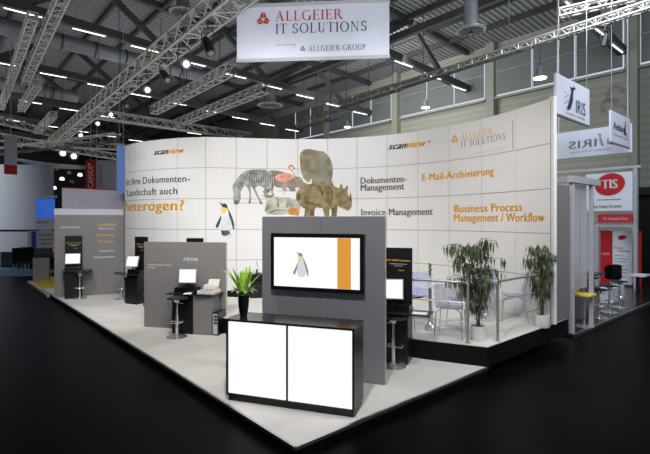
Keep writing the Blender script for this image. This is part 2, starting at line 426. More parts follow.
diffuser(270, 105, 26, .75, 'small round air outlet far back below the big banner', 1.0)
def bell(u, v, Y, label):
    p = Q(u, v, Y); rt = thing('pendant_lamp', label, 'pendant lamp', p, group='bell pendant lamps by the windows'); rt.scale = (.75, .75, .75)
    m = MB(); m.lathe([(.05, .55), (.12, .45), (.15, .2), (.3, .0), (.28, .0), (.13, .2)], n=20); m.build('shade', 'duct', rt, True)
    m = MB(); m.lathe([(.0, .03), (.27, .03), (.25, -.03), (0, -.05)], n=20); m.build('bulb', 'lamphot', rt, True)
    m = MB(); m.cyl((0, 0, .5), (0, 0, 1.3), .02, n=6); m.build('hanger', 'roofdark', rt)
bell(540, 78, 14.5, 'bell-shaped pendant lamp nearest the navy-lettered hanging sign')
bell(425.5, 107.5, 22, 'bell-shaped pendant lamp hanging above the orange and black wall logo')
bell(347.5, 127, 27, 'small bell-shaped pendant lamp just above the printed elephant')

# ------------------------------------------------------------ silver box trusses
def truss(p0, p1, wd, ht, label, r=.028, sub=None, hangers=()):
    p0 = Vector(p0); p1 = Vector(p1); d = p1 - p0; L = d.length
    rt = thing('lighting_truss', label, 'truss', p0, math.atan2(d.y, d.x), 'silver box trusses under the roof')
    sl = d.z
    Lh = math.hypot(d.x, d.y)
    cor = [(-wd / 2, 0), (wd / 2, 0), (wd / 2, ht), (-wd / 2, ht)]
    for y, z in cor:
        q = MB(); q.cyl((0, y, z), (Lh, y, z + sl), r, n=6); q.build('chord', 'truss', rt)
    q = MB(); n = max(2, int(L / (max(wd, ht) * .95)))
    for i in range(n):
        x0 = Lh * i / n; x1 = Lh * (i + 1) / n; z0 = sl * i / n; z1 = sl * (i + 1) / n
        for j in range(4):
            a = cor[j]; b_ = cor[(j + 1) % 4]
            if i % 2: a, b_ = b_, a
            q.cyl((x0, a[0], a[1] + z0), (x1, b_[0], b_[1] + z1), r * .6, n=4, caps=False)
            if i % 3 == 0: q.cyl((x0, a[0], a[1] + z0), (x0, b_[0], b_[1] + z0), r * .6, n=4, caps=False)
    q.build('bracing', 'truss', rt)
    for t in (.12, .5, .88): q = MB(); q.cyl((Lh * t, 0, ht + sl * t), (Lh * t, 0, max(.4, 9.6 - p0.z)), .012, n=5); q.build('suspension_cable', 'roofdark', rt)
    return rt
zt = 6.3
def PH(u, v, z):               # point at height z above the eye
    return P(u, v, z)
pA = PH(217, 19, zt); pB = PH(78, 127, zt)
dAB = (pB - pA)
truss(pA - dAB * .45, pB + dAB * .5, .42, .42, 'large silver box truss running from top centre down to far left', .035)
T1a, T1d = pA, dAB
def segd(u0, v0, u1, v1, z, wd, label, ext=0.0, z2=None):
    a = P(u0, v0, z); b_ = P(u1, v1, z2 or z); truss(a, b_, wd, wd, label)
truss(P(66, -6, 8.1), P(25, 85, 8.1), .27, .27, 'short silver box truss, right one of the pair at top left')
truss(P(33, 20, 8.1), P(1, 110, 8.1), .24, .24, 'short silver box truss, left one of the pair at top left')
truss(P(38, 86, 8.0), P(21, 112, 8.0), .3, .3, 'small silver box truss end below the top left pair')
truss(P(54, 117, 7.6), P(37, 134, 7.6), .3, .3, 'tiny silver box truss end farthest at the left')
truss(P(154, 114, 6.2), P(232, 73, 6.2), .27, .27, 'slim silver truss left of the big banner, upper one')
truss(P(176, 127, 6.2), P(266, 92, 6.2), .27, .27, 'slim silver truss left of the big banner, lower one')
truss(P(98, 118, 6.0), P(250, 140, 6.0), .3, .3, 'horizontal silver truss just above the left end of the curved wall')
truss(P(402, 88, 6.6), P(690, -4, 6.6), .16, .16, 'long thin silver truss line running to the top right corner')
truss(P(340, 108, 6.6), P(401, 89, 6.6), .2, .2, 'far thin silver truss line behind the pendant lamps')
truss(P(560, 17, 7.2), P(660, -6, 7.2), .18, .18, 'thin silver truss at the top right edge')
truss(P(300, 128, 6.2), P(335, 118, 6.2), .3, .3, 'far small silver truss above the printed elephant')
truss(P(-15, 138, 5.6), P(120, 160, 5.6), .3, .3, 'far truss above the red vertical banner', .02)
truss(P(-15, 156, 5.2), P(118, 141, 5.2), .3, .3, 'far truss crossing behind the lit lamps at left', .02)
truss(P(-15, 120, 6.5), P(70, 140, 6.5), .3, .3, 'far truss at the left edge under the roof duct', .02)
truss(P(40, 146, 5.9), P(125, 150, 5.9), .3, .3, 'far truss carrying two glaring lamps', .02)
# lantern lamps
def can(p, aim, label, lit=True, s=1.0, r=.085):
    p = Vector(p); rt = thing('stage_spotlight', label, 'spotlight', p, 0, 'spotlights hung from the trusses')
    q = (Vector(aim) - p).to_track_quat('-Z', 'Y').to_matrix().to_4x4()
    m = MB(); m.lathe([(0, .16 * s), (r * .55 * s, .16 * s), (r * .8 * s, .08 * s), (r * s, -.16 * s), (r * .6 * s, -.162 * s)], n=16); bmesh.ops.transform(m.b, matrix=q, verts=m.b.verts); m.build('lamp_body', 'blackplastic' if not lit else 'duct', rt, True)
    m = MB(); m.lathe([(r * .6 * s, -.163 * s), (r * .3 * s, -.17 * s), (0, -.172 * s)], n=16); bmesh.ops.transform(m.b, matrix=q, verts=m.b.verts); m.build('lens', 'lamphot' if lit else 'glass', rt, True)
    m = MB(); rr = r * 1.25 * s
    m.tube([(-rr, 0, 0), (-rr, 0, .2 * s), (-rr * .5, 0, .27 * s), (rr * .5, 0, .27 * s), (rr, 0, .2 * s), (rr, 0, 0)], .012 * s, 6); m.cyl((0, 0, .26 * s), (0, 0, .42 * s), .02 * s, n=6)
    m.build('yoke', 'roofdark', rt)
def on_truss(t, side=.0, drop=-.42):
    return T1a + T1d * t + Vector((0, 0, drop))
def t_of(u):                   # parameter along the big truss seen at column u
    k = (u - 325) / F; return (k * T1a.y - T1a.x) / (T1d.x - k * T1d.y)
camp = Vector((0, -1, 1.0))
for u, nm, lit, s in ((208, 'unlit, highest on the big truss', False, 1.3), (184, 'glowing, brightest and highest lit on the big truss', True, 1.4), (165, 'unlit, between the two brightest on the big truss', False, 1.3), (146, 'glowing, second lit down the big truss', True, 1.3),
                  (125, 'unlit, midway down the big truss', False, 1.2), (110, 'glowing, third lit down the big truss', True, 1.1), (97, 'glowing, fourth lit down the big truss', True, 1.2), (80, 'glowing, lowest lit on the big truss', True, 1.3)):
    p = on_truss(t_of(u)); can(p, camp + Vector((2 if lit else 5, 3, 0)) if lit else (0, 8, 0), 'spotlight %s' % nm, lit, s)
can(Q(63, 153, 26), camp, 'very bright far lamp, left of the glaring pair at left', True, 2.6)
can(Q(74, 156, 26), camp, 'very bright far lamp, right of the glaring pair at left', True, 2.6)
can(Q(289, 2.5, 9.4), (0, 6, 2), 'bright lamp peeking over the top edge of the big banner', True, 1.0)
can(Q(605, 40, 9.5), (5, 10, 1), 'unlit black lamp near the top right light strip', False, .8)

# ------------------------------------------------------------ big hanging banner
pl = Q(237, 61, 9.2); pr = Q(389.3, 61, 8.95); dd = pr - pl; L = math.hypot(dd.x, dd.y)
rt = thing('hanging_banner', 'big pale banner with red and grey serif lettering hanging from the roof', 'banner', pl, math.atan2(dd.y, dd.x))
H = 53.5 / F * 9.15
m = MB(); m.box(L / 2, 0, H / 2, L, .02, H); m.build('cloth', 'banner', rt)
m = MB(); m.box(L / 2, 0, .0, L + .03, .05, .07, bev=.01); m.build('bottom_rail', 'bezelgrey', rt)
m = MB(); m.box(L / 2, 0, H + .02, L + .03, .05, .08, bev=.01); m.build('top_rail', 'bezelgrey', rt)
for x in (.25, L - .25):
    m = MB(); m.cyl((x, 0, H + .05), (x, 0, H + 2.6), .012, n=6); m.build('suspension_cable', 'steel', rt)
px = L / 152.3
def bx(u): return (u - 237) * px
text_on(rt, 'ALLGEIER', 'redprint', bx(276.5), bx(344) - bx(276.5), H * .71, H * .185, -.026, serif=True)
text_on(rt, 'IT SOLUTIONS', 'slateprint', bx(276.5), bx(367) - bx(276.5), H * .475, H * .185, -.026, serif=True)
text_on(rt, 'ALLGEIER GROUP', 'slateprint', bx(309.5), bx(366) - bx(309.5), H * .13, H * .105, -.026, serif=True)
polys_on(rt, tri_logo(bx(264), H * .755, .135), 'redprint', -.026, 'logo')
polys_on(rt, tri_logo(bx(304), H * .18, .055), 'greyprint', -.026, 'logo')
polys_on(rt, [_r(bx(276.5), H * .262, bx(296), H * .27), _r(bx(295.6), H * .215, bx(296.2), H * .27)], 'greyprint', -.026, 'rule_line')

# ------------------------------------------------------------ the stand: carpet deck, raised stage
C0 = P(295.5, 447, 0); C1 = P(487.8, 367.3, 0)
SF = (P(413.9, 357.8, 0) - C1).normalized()          # along the stage front
farL = C0 + E2 * 13.2
deck = [C0, C1, C1 + SF * 1.2, C1 + E1 * 3.2, C1 + E1 * 3.2 + E2 * 6.5, farL + E1 * 7, farL]
deckp = [(p.x, p.y) for p in [C0, C1, C1 + E2 * 3, C1 + E1 * 2.2 + E2 * 7.5, farL + E1 * 6.5, farL]]
m = MB(); m.prism(deckp, ZF, -.012); struct(m.build('deck_base', 'black_edge'))
ins = .0
m = MB(); m.prism(deckp, -.012, 0); struct(m.build('stand_carpet', 'carpet'))
for a, b_ in ((C0, farL), (C0, C1)):
    m = MB(); m.bar(Vector((a.x, a.y, -.012)), Vector((b_.x, b_.y, -.012)), .03, .034); struct(m.build('trim_%d' % (5 if b_ is farL else 6), 'metal'))
SZ = .30
S0 = C1; S1 = S0 + E1 * 2.95
Sl = S0 + SF * 5.2
stg = [S0, S1, S1 + E2 * 1.1, Vector((5.0, 10, 0)), Vector((3.2, 12.6, 0)), Sl + E1 * 2.5, Sl]
stg = [S0, S1, S1 + E2 * 3.2, S1 + E2 * 3.2 - E1 * 1.2, Sl + E2 * 3.4, Sl]
m = MB(); m.prism([(p.x, p.y) for p in stg], .001, SZ - .012); struct(m.build('stage_base', 'black_edge'))
m = MB(); m.prism([(p.x, p.y) for p in stg], SZ - .012, SZ); struct(m.build('stage_carpet', 'carpet'))

# ------------------------------------------------------------ the curved panel wall
tops = [(125, 145.4), (135.6, 142.4), (152.7, 140), (176.6, 137.6), (205.5, 136.4), (236, 137.5), (267, 138.5), (298, 139), (327.8, 138.8), (357, 137.3), (387, 134.9), (418.5, 131), (449.3, 125.6), (482.3, 118.8), (516.2, 109.4), (550, 98)]
WP = []
for u, v in tops:
    Y = 985.5 / (220.5 - v); WP.append(Vector(((u - 325) / F * Y, Y)))
for _ in range(1):
    WP = [WP[0]] + [(WP[i - 1] + WP[i] * 4 + WP[i + 1]) / 6 for i in range(1, len(WP) - 1)] + [WP[-1]]
SUB = 5; curve = []
for i in range(len(WP) - 1):
    p0 = WP[max(i - 1, 0)]; p1 = WP[i]; p2 = WP[i + 1]; p3 = WP[min(i + 2, len(WP) - 1)]
    for k in range(SUB):
        t = k / SUB
        curve.append(.5 * ((2 * p1) + (p2 - p0) * t + (2 * p0 - 5 * p1 + 4 * p2 - p3) * t * t + (3 * p1 - p0 - 3 * p2 + p3) * t ** 3))
curve.append(WP[-1])
arc = [0]
for a, b_ in zip(curve, curve[1:]): arc.append(arc[-1] + (b_ - a).length)
def normal(i):
    a = curve[max(i - 1, 0)]; b_ = curve[min(i + 1, len(curve) - 1)]; d = (b_ - a).normalized(); return Vector((d.y, -d.x))   # towards the viewer
def W(s, z, off=0.0):
    s = max(0, min(arc[-1] - 1e-6, s))
    i = max(j for j in range(len(arc)) if arc[j] <= s + 1e-9); i = min(i, len(curve) - 2)
    t = (s - arc[i]) / (arc[i + 1] - arc[i]); p = curve[i].lerp(curve[i + 1], t); n = normal(i).lerp(normal(i + 1), t).normalized()
    return Vector((p.x + n.x * off, p.y + n.y * off, z))
def uv2w(u, v):
    k = (u - 325) / F
    g = [p.x - k * p.y for p in curve]
    for i in range(len(curve) - 1):
        if (g[i] <= 0 <= g[i + 1]) or (g[i] >= 0 >= g[i + 1]):
            t = g[i] / (g[i] - g[i + 1]); p = curve[i].lerp(curve[i + 1], t)
            return arc[i] + t * (arc[i + 1] - arc[i]), HC + (220.5 - v) / F * p.y
    return (0 if g[0] > 0 else arc[-1]), HC + (220.5 - v) / F * (curve[0].y if g[0] > 0 else curve[-1].y)
ZB, ZT = .34, 4.34; PHT = (4.34 - .30) / 5
wall = thing('curved_display_wall', 'tall curved wall of square white panels printed with text and animals', 'display wall', (0, 0, 0))
def strip(z0, z1, o0, o1, i0=0, i1=None):
    m = MB(); i1 = len(curve) - 1 if i1 is None else i1; cols = []
    for i in range(i0, i1 + 1):
        p = curve[i]; n = normal(i)
        cols.append([m.b.verts.new((p.x + n.x * o, p.y + n.y * o, z)) for o, z in ((o1, z0), (o1, z1), (o0, z1), (o0, z0))])
    for a, b_ in zip(cols, cols[1:]):
        for k in range(4): m.b.faces.new((a[k], a[(k + 1) % 4], b_[(k + 1) % 4], b_[k]))
    m.b.faces.new(cols[0]); m.b.faces.new(cols[-1][::-1]); return m
o = strip(.301, ZT - .004, -.10, -.008).build('back_frame', 'seam', wall)
# the panels themselves, with narrow joints between them
m = MB(); g = .006
for j in range(5):
    z0 = .30 + PHT * j + g; z1 = .30 + PHT * (j + 1) - g
    for i in range(len(WP) - 1):
        cols = []
        for k in range(SUB + 1):
            idx = i * SUB + k; s = arc[idx] + (g if k == 0 else 0) - (g if k == SUB else 0)
            cols.append([m.b.verts.new(W(s, z, o_)) for o_, z in ((0, z0), (0, z1), (-.03, z1), (-.03, z0))])
        for a, b_ in zip(cols, cols[1:]):
            for q in range(4): m.b.faces.new((a[q], a[(q + 1) % 4], b_[(q + 1) % 4], b_[q]))
        m.b.faces.new(cols[0]); m.b.faces.new(cols[-1][::-1])
m.build('panel_face', 'white', wall)
strip(.001, .30, -.12, -.02, 0, 57).build('plinth', 'black_edge', wall)
e = curve[-1]; n = normal(len(curve) - 1)
m = MB(); m.box(e.x - n.x * .03 + .03, e.y - n.y * .03, (.301 + 4.37) / 2, .07, .10, 4.37 - .301, rot=math.atan2(n.y, n.x)); m.build('end_post', 'white', wall)
# prints on the wall
layer = [0]
def wall_map(b, mtl, name, off):
    xs = [v.co.x for v in b.verts]; lo, hi = min(xs), max(xs)
    for a in arc:
        if lo < a < hi:
            bmesh.ops.bisect_plane(b, geom=list(b.verts) + list(b.edges) + list(b.faces), plane_co=(a, 0, 0), plane_no=(1, 0, 0))
    for v in b.verts: v.co = W(v.co.x, v.co.y, off)
    me = bpy.data.meshes.new(name); b.to_mesh(me); b.free(); me.materials.append(M[mtl] if isinstance(mtl, str) else mtl)
    o = bpy.data.objects.new(name, me); C.objects.link(o); o.parent = wall; return o
def wtext(txt, m, u0, u1, z, cap, serif=False, bold=0, shear=0, off=.004, label=None):
    s0 = uv2w(u0, 200)[0]; s1 = uv2w(u1, 200)[0]
    b = serif_bm(txt) if serif else text_bm(txt, bold, shear)
    norm_bm(b, s0, s1 - s0, z, cap, serif)
    return wall_map(b, m, 'lettering', off)
def wpoly(polys, m, name, off=.004):      # polygons given as sight-line coordinates, stored in wall coordinates
    b = bmesh.new()
    for p in polys: b.faces.new([b.verts.new((*uv2w(x, y), 0)) for x, y in p])
    bmesh.ops.triangulate(b, faces=b.faces)
    return wall_map(b, m, name, off)
def T(pts, ox, oy, s): return [(ox + x * s, oy + y * s) for x, y in pts]
wtext('Ist Ihre Dokumenten-', 'darkprint', 126.2, 190, 3.165, .185, bold=.010)
wtext('Landschaft auch', 'darkprint', 127.5, 177.5, 2.85, .185, bold=.010)
wtext('heterogen?', 'orange', 125.6, 184.5, 2.42, .27, bold=.025)
wtext('Dokumenten-', 'greyprint', 360.5, 407, 3.11, .168, bold=.026)
wtext('Management', 'greyprint', 360.5, 404.5, 2.925, .168, bold=.026)
wtext('Invoice Management', 'greyprint', 361, 433, 2.285, .168, bold=.026)
wtext('E-Mail-Archivierung', 'orange', 422, 494, 3.11, .168, bold=.026)
wtext('Business Process', 'orange', 454, 522.5, 2.335, .168, bold=.026)
wtext('Management / Workflow', 'orange', 454, 545, 2.13, .168, bold=.026)
wtext('scan', 'darkprint', 388, 407, 3.95, .17, bold=.03, shear=.45)
wtext('view', 'orange', 406.6, 427.5, 3.95, .17, bold=.03, shear=.45, off=.005)
wpoly([ell(429.5, 141.5, 1.2, 1.0, 12)], 'greyprint', 'logo')
wtext('scan', 'darkprint', 153.8, 168.5, 3.93, .16, bold=.03, shear=.45)
wtext('view', 'orange', 168, 185, 3.93, .16, bold=.03, shear=.45, off=.005)
wtext('ALLGEIER', 'gold', 461, 493, 3.955, .14, serif=True)
wtext('IT SOLUTIONS', 'greyprint', 461, 505.5, 3.79, .14, serif=True)
wtext('ALLGEIER GROUP', 'faint', 474, 506, 3.595, .06, serif=True)
wtext('ALLGEIER', 'faintwarm', 128, 141, 3.99, .11, serif=True)
wtext('IT SOLUTIONS', 'faint', 128, 146, 3.85, .11, serif=True)
s_, z_ = uv2w(455, 138)
b = bmesh.new()
for p in tri_logo(s_, z_ - .03, .10): b.faces.new([b.verts.new((x, y, 0)) for x, y in p])
wall_map(b, 'gold', 'logo', .004)
wpoly([[(512.7, 120), (513.3, 120), (513.3, 149), (512.7, 149)]], 'greyprint', 'rule_line')
# printed animals
def pm(name, a, b_, sc, a2=None):
    return mat(name, a, .6, col2=b_, nscale=sc, spec=.15)
M['zebra'] = pm('zebra_print', c(112, 115, 116), c(178, 178, 172), 7)
M['flam'] = pm('flamingo_print', c(206, 138, 112), c(222, 170, 148), 6)
M['hippo'] = pm('brown_hide_print', c(118, 108, 98), c(158, 148, 134), 4)
M['goat'] = pm('pale_hide_print', c(150, 150, 132), c(206, 204, 190), 5)
M['eleph'] = pm('elephant_print', c(112, 106, 86), c(150, 146, 128), 3)
M['rhino'] = pm('rhino_print', c(108, 95, 64), c(156, 140, 104), 6)
M['rhinod'] = pm('rhino_shadow_print', c(88, 77, 54), c(122, 108, 78), 8)
M['ivory'] = mat('ivory_print', c(228, 222, 204), .6)
M['pwhite'] = pm('penguin_white', c(196, 202, 210), c(228, 230, 232), 5)
M['pdark'] = pm('penguin_dark', c(48, 50, 54), c(88, 92, 98), 9)
M['pyel'] = mat('penguin_yellow', c(232, 200, 60), .6)
M['tiger'] = pm('tiger_print', c(214, 160, 84), c(180, 122, 60), 9)
M['printshade'] = mat('pale_ground_print', c(206, 203, 199), .7)
Z3 = (230, 160, .1321); Z4 = (290, 140, .1763); Z5 = (200, 190, .1542)
wpoly([T(ell(150, 325, 130, 8), *Z3), T(ell(440, 232, 90, 8), *Z3)], 'printshade', 'printed_ground', .003)
hippo = [(300, 78), (360, 80), (430, 98), (500, 125), (535, 130), (535, 200), (492, 212), (498, 236), (455, 238), (440, 208), (425, 208), (430, 236), (400, 234), (396, 212), (360, 208), (335, 195), (330, 130)]
wpoly([T(hippo, *Z3)], 'hippo', 'printed_hippo', .004)
zeb = [(150, 75), (200, 72), (260, 72), (310, 90), (330, 130), (336, 190), (325, 232), (330, 262), (316, 262), (308, 225), (296, 250), (270, 250), (258, 212), (232, 196), (200, 202), (190, 215), (215, 270), (238, 308), (246, 336), (228, 336), (214, 300), (185, 242), (168, 206), (156, 202), (160, 260), (160, 300), (157, 330), (138, 330), (147, 290), (144, 240), (130, 205), (110, 192), (95, 215), (80, 240), (82, 290), (64, 335), (32, 337), (25, 300), (26, 240), (19, 200), (40, 160), (80, 110), (120, 80)]
wpoly([T(zeb, *Z3)], 'zebra', 'printed_zebra', .005)
st = [[(x, 84 + abs(x - 230) * .12), (x + 7, 84 + abs(x - 230) * .12), (x + 2, 175 - abs(x - 230) * .1), (x - 5, 178 - abs(x - 230) * .1)] for x in range(150, 325, 17)]
st += [[(118 - k * 13, 86 + k * 17), (124 - k * 13, 92 + k * 17), (142 - k * 14, 128 + k * 17), (137 - k * 14, 133 + k * 17)] for k in range(6)]
st += [[(28, 302), (78, 306), (62, 333), (34, 335)], [(142, 306), (158, 308), (156, 328), (139, 328)], [(226, 312), (240, 314), (245, 334), (229, 334)], [(262, 215), (300, 222), (296, 246), (272, 247)], [(322, 140), (330, 190), (324, 228), (316, 190)]]
M['zstripe'] = pm('zebra_stripe_print', c(78, 80, 80), c(128, 130, 126), 9)
wpoly([T(p, *Z3) for p in st], 'zstripe', 'printed_stripes', .0062)
flam = [(335, 130), (370, 105), (420, 95), (460, 106), (486, 117), (480, 97), (450, 72), (438, 54), (448, 38), (468, 34), (486, 48), (490, 66), (482, 72), (474, 54), (456, 50), (458, 66), (484, 88), (496, 112), (490, 132), (460, 152), (420, 166), (380, 165), (350, 150)]
wpoly([T(flam, *Z3), T([(405, 164), (411, 164), (414, 270), (409, 270)], *Z3), T([(424, 162), (429, 162), (424, 215), (420, 215)], *Z3)], 'flam', 'printed_flamingo', .006)
wpoly([T([(482, 60), (491, 58), (489, 74), (483, 72)], *Z3)], 'pdark', 'printed_beak', .007)
goat = [(262, 225), (288, 262), (306, 268), (326, 250), (338, 262), (330, 278), (380, 280), (450, 285), (510, 300), (535, 320), (535, 372), (480, 376), (450, 400), (400, 415), (340, 415), (290, 410), (270, 398), (260, 382), (275, 350), (270, 300), (264, 282), (238, 268), (262, 268), (248, 236)]
wpoly([T(goat, *Z3)], 'goat', 'printed_antelope', .007)
wpoly([T([(262, 225), (288, 262), (322, 268), (326, 250), (338, 262), (318, 284), (285, 290), (262, 280), (238, 268), (262, 268), (248, 236)], *Z3), T([(275, 335), (300, 345), (300, 372), (275, 385), (263, 378)], *Z3), T([(300, 392), (350, 372), (430, 378), (436, 384), (350, 386), (305, 402)], *Z3), T([(360, 300), (372, 340), (366, 372), (356, 340)], *Z3), T([(440, 300), (446, 340), (430, 372), (426, 345)], *Z3)], 'hippo', 'printed_markings', .0082)
wpoly([T([(448, 366), (500, 362), (530, 380), (520, 422), (448, 412), (430, 395)], *Z3)], 'tiger', 'printed_tiger', .009)
elep = [(60, 72), (80, 54), (110, 50), (150, 60), (190, 65), (225, 98), (242, 140), (243, 190), (235, 240), (200, 262), (120, 280), (80, 300), (48, 300), (52, 270), (66, 205), (58, 150), (55, 100)]
wpoly([T(elep, *Z4)], 'eleph', 'printed_elephant', .007)
wpoly([T([(62, 80), (84, 62), (94, 80), (86, 120), (72, 160), (60, 140)], *Z4), T([(120, 64), (128, 110), (124, 170), (116, 110)], *Z4), T([(150, 62), (172, 70), (160, 84)], *Z4), T([(96, 90), (110, 76), (112, 96), (98, 130)], *Z4), T([(205, 90), (222, 130), (228, 190), (216, 140)], *Z4), T([(62, 172), (242, 172), (242, 175), (62, 175)], *Z4)], 'rhino', 'printed_folds', .0082)
wpoly([T([(68, 188), (75, 216), (94, 236), (112, 242), (117, 222), (124, 224), (122, 250), (96, 248), (74, 234), (63, 208)], *Z4)], 'ivory', 'printed_tusk', .0095)
rhi = [(60, 270), (100, 256), (150, 240), (200, 238), (235, 244), (240, 232), (250, 262), (280, 275), (286, 250), (296, 252), (302, 275), (314, 276), (320, 258), (330, 262), (326, 290), (335, 325), (345, 296), (352, 340), (350, 380), (330, 402), (300, 388), (270, 376), (265, 432), (235, 432), (240, 400), (225, 388), (222, 432), (195, 432), (186, 388), (150, 382), (140, 392), (138, 432), (80, 432), (86, 392), (55, 372), (35, 340), (35, 300)]
wpoly([T(rhi, *Z4)], 'rhino', 'printed_rhino', .0095)
wpoly([T([(40, 305), (58, 300), (60, 335), (46, 345), (37, 330)], *Z4), T([(112, 392), (138, 388), (138, 430), (112, 430)], *Z4), T([(238, 385), (266, 380), (262, 430), (236, 430)], *Z4), T([(232, 262), (246, 300), (240, 350), (228, 380), (234, 320)], *Z4), T([(290, 300), (312, 296), (300, 312)], *Z4), T([(80, 345), (180, 366), (182, 376), (90, 366)], *Z4), T([(300, 372), (335, 380), (322, 388)], *Z4), T([(150, 258), (176, 262), (190, 300), (184, 340), (176, 300)], *Z4)], 'rhinod', 'printed_folds', .0107)
pb = [(148, 116), (176, 116), (195, 158), (205, 200), (206, 240), (186, 264), (150, 264), (132, 238), (130, 190), (137, 150)]
ph = [(122, 78), (145, 90), (165, 86), (179, 103), (177, 122), (150, 120), (140, 100)]
py = [(138, 114), (150, 110), (176, 118), (170, 142), (156, 156), (143, 148)]
pl_ = [(137, 160), (118, 198), (102, 230), (104, 248), (119, 242), (130, 212), (138, 182)]
pr_ = [(177, 112), (195, 145), (211, 180), (222, 220), (222, 257), (214, 255), (204, 212), (190, 168)]
pf = [(135, 262), (190, 262), (196, 284), (162, 299), (143, 292)]
def penguin(fn):
    fn([pb], 'pwhite', 'printed_penguin', 0); fn([ph, pl_, pr_, pf], 'pdark', 'printed_plumage', .0012); fn([py], 'pyel', 'printed_throat', .0024)
penguin(lambda ps, mm, nm, o_: wpoly([T(p, *Z5) for p in ps], mm, nm, .005 + o_))
wpoly([T(ell(175, 292, 40, 7), *Z5)], 'printshade', 'printed_ground', .003)

# grey return wall behind the right end
pa = Vector((4.19, 8.22, 0)); pb2 = Vector((4.62, 8.58, 0))
m = MB(); d = pb2 - pa; m.box(0, 0, 1.25, d.length, .08, 2.5); m2 = m.build('return_wall', 'grey', loc=(pa + pb2) / 2 + Vector((0, 0, SZ + .001)), rz=math.atan2(d.y, d.x)); tag(m2, 'narrow grey-beige wall right of the curved wall end on the stage', 'partition wall')

# ------------------------------------------------------------ partitions
def partition(A, B, zt_, mt, label, seams=(.5,), th=.045, z0=0.001, header=0):
    A = Vector((A[0], A[1], 0)); B = Vector((B[0], B[1], 0)); d = B - A; L = d.length
    rt = thing('partition_panel', label, 'partition', (A.x, A.y, z0), math.atan2(d.y, d.x))
    xs = [0] + [L * s for s in seams] + [L]
    for a, b_ in zip(xs, xs[1:]):
        m = MB(); m.box((a + b_) / 2, th / 2, zt_ / 2, b_ - a - .006, th, zt_); m.build('panel', mt, rt)
    m = MB(); m.box(L / 2, th / 2, zt_ / 2 - .01, L - .02, th * .6, zt_ - .04); m.build('core', 'seam', rt)
    m = MB(); m.box(L + .004, th / 2, zt_ / 2, .008, th, zt_); m.build('edge_strip', 'paneledge', rt)
    if header:
        m = MB(); m.box(L / 2, th / 2, zt_ + header / 2, L, .03, header); m.build('header_strip', 'whitebox', rt)
        m = MB(); m.box(L / 2, th / 2, zt_ + header + .008, L, .04, .016); m.build('header_rail', 'bezelgrey', rt)
    return rt, L
TVR = Vector((.782, 5.867)); TVd = Vector((-.9454, .326)); TVL = TVR + TVd * 1.782
pt, Lp = partition(TVL, TVR, 2.205, 'greydark', 'slate grey partition carrying the large television behind the counter', (.5,))
# television
tv = thing('television', 'large black-framed flat television showing a penguin and orange stripe', 'television', (TVL.x, TVL.y, 0), math.atan2(-TVd.y, -TVd.x))
def on_tv_plane(u, v, off=-.09):   # local x,z on a plane parallel to the partition
    A = TVL + Vector((.326, .9454)) * off; k = (u - 325) / F; e = -TVd
    t = (k * A.y - A.x) / (e.x - k * e.y); Y = A.y + e.y * t
    return t, HC + (220.5 - v) / F * Y
x0, z1 = on_tv_plane(270.6, 233.2); x1, _ = on_tv_plane(363.8, 234.3); _, z0 = on_tv_plane(271.7, 289.4)
cx, cz = (x0 + x1) / 2, (z0 + z1) / 2; tw, thh = x1 - x0, z1 - z0
m = MB(); m.box(cx, -.05, cz, tw, .075, thh, bev=.006); m.build('frame', 'blackplastic', tv)
m = MB(); m.box(cx, -.007, cz, tw * .5, .012, thh * .5); m.build('wall_bracket', 'steel', tv)
sw, sh = tw * .918, thh * .86
m = MB(); m.box(cx, -.090, cz + thh * .0, sw, .006, sh); sc = m.build('screen', 'screen', tv)
M['scr_orange'] = mat('screen_orange', c(222, 152, 62), .3, emit=.82)
M['scr_p1'] = mat('screen_penguin_white', c(214, 219, 226), .3, emit=.8)
M['scr_p2'] = mat('screen_penguin_grey', c(160, 162, 162), .3, emit=.6)
M['scr_p3'] = mat('screen_penguin_yellow', c(232, 222, 150), .3, emit=.75)
xs0 = cx - sw / 2
polys_on(sc, [_r(xs0 + sw * .752, cz - sh / 2 + .002, xs0 + sw * .905, cz + sh / 2 - .002)], 'scr_orange', -.0945, 'orange_stripe')
def tvp(p): return [(xs0 + sw * .265 + (x - 122) * .00188, cz + sh * .21 - (y - 80) * .00188) for x, y in p]
polys_on(sc, [tvp(pb)], 'scr_p1', -.0942, 'penguin_image'); polys_on(sc, [tvp(ph), tvp(pl_), tvp(pr_)], 'scr_p2', -.0946, 'penguin_plumage'); polys_on(sc, [tvp(py)], 'scr_p3', -.0950, 'penguin_throat')

# light grey partition in the middle
A2 = Vector((-3.66, 9.1)); B2 = Vector((-1.925, 8.75))
p2, L2 = partition(A2, B2, 1.72, 'grey', 'low mid-grey partition behind the printer, with small printed logo', ())
def l2(u): return (u - 144) / 82 * L2
text_on(p2, 'ricon', 'whiteprint', l2(184.5), l2(198.5) - l2(184.5), 1.35, .085, -.004, bold=.02)
text_on(p2, 'Document Solutions', 'faint', l2(188), l2(198.5) - l2(188), 1.30, .02, -.004)
text_on(p2, 'scanview', 'gold', l2(148), l2(160), 1.345 + .0, .06, -.004, bold=.02) if False else text_on(p2, 'scanview', 'gold', l2(148), l2(160.5) - l2(148), 1.33, .05, -.004, bold=.02)
text_on(p2, 'Professionelles Dokumentenmanagement', 'whiteprint', l2(148), l2(172.5) - l2(148), 1.245, .032, -.004)
text_on(p2, 'und mehr', 'whiteprint', l2(148), l2(156) - l2(148), 1.19, .032, -.004)
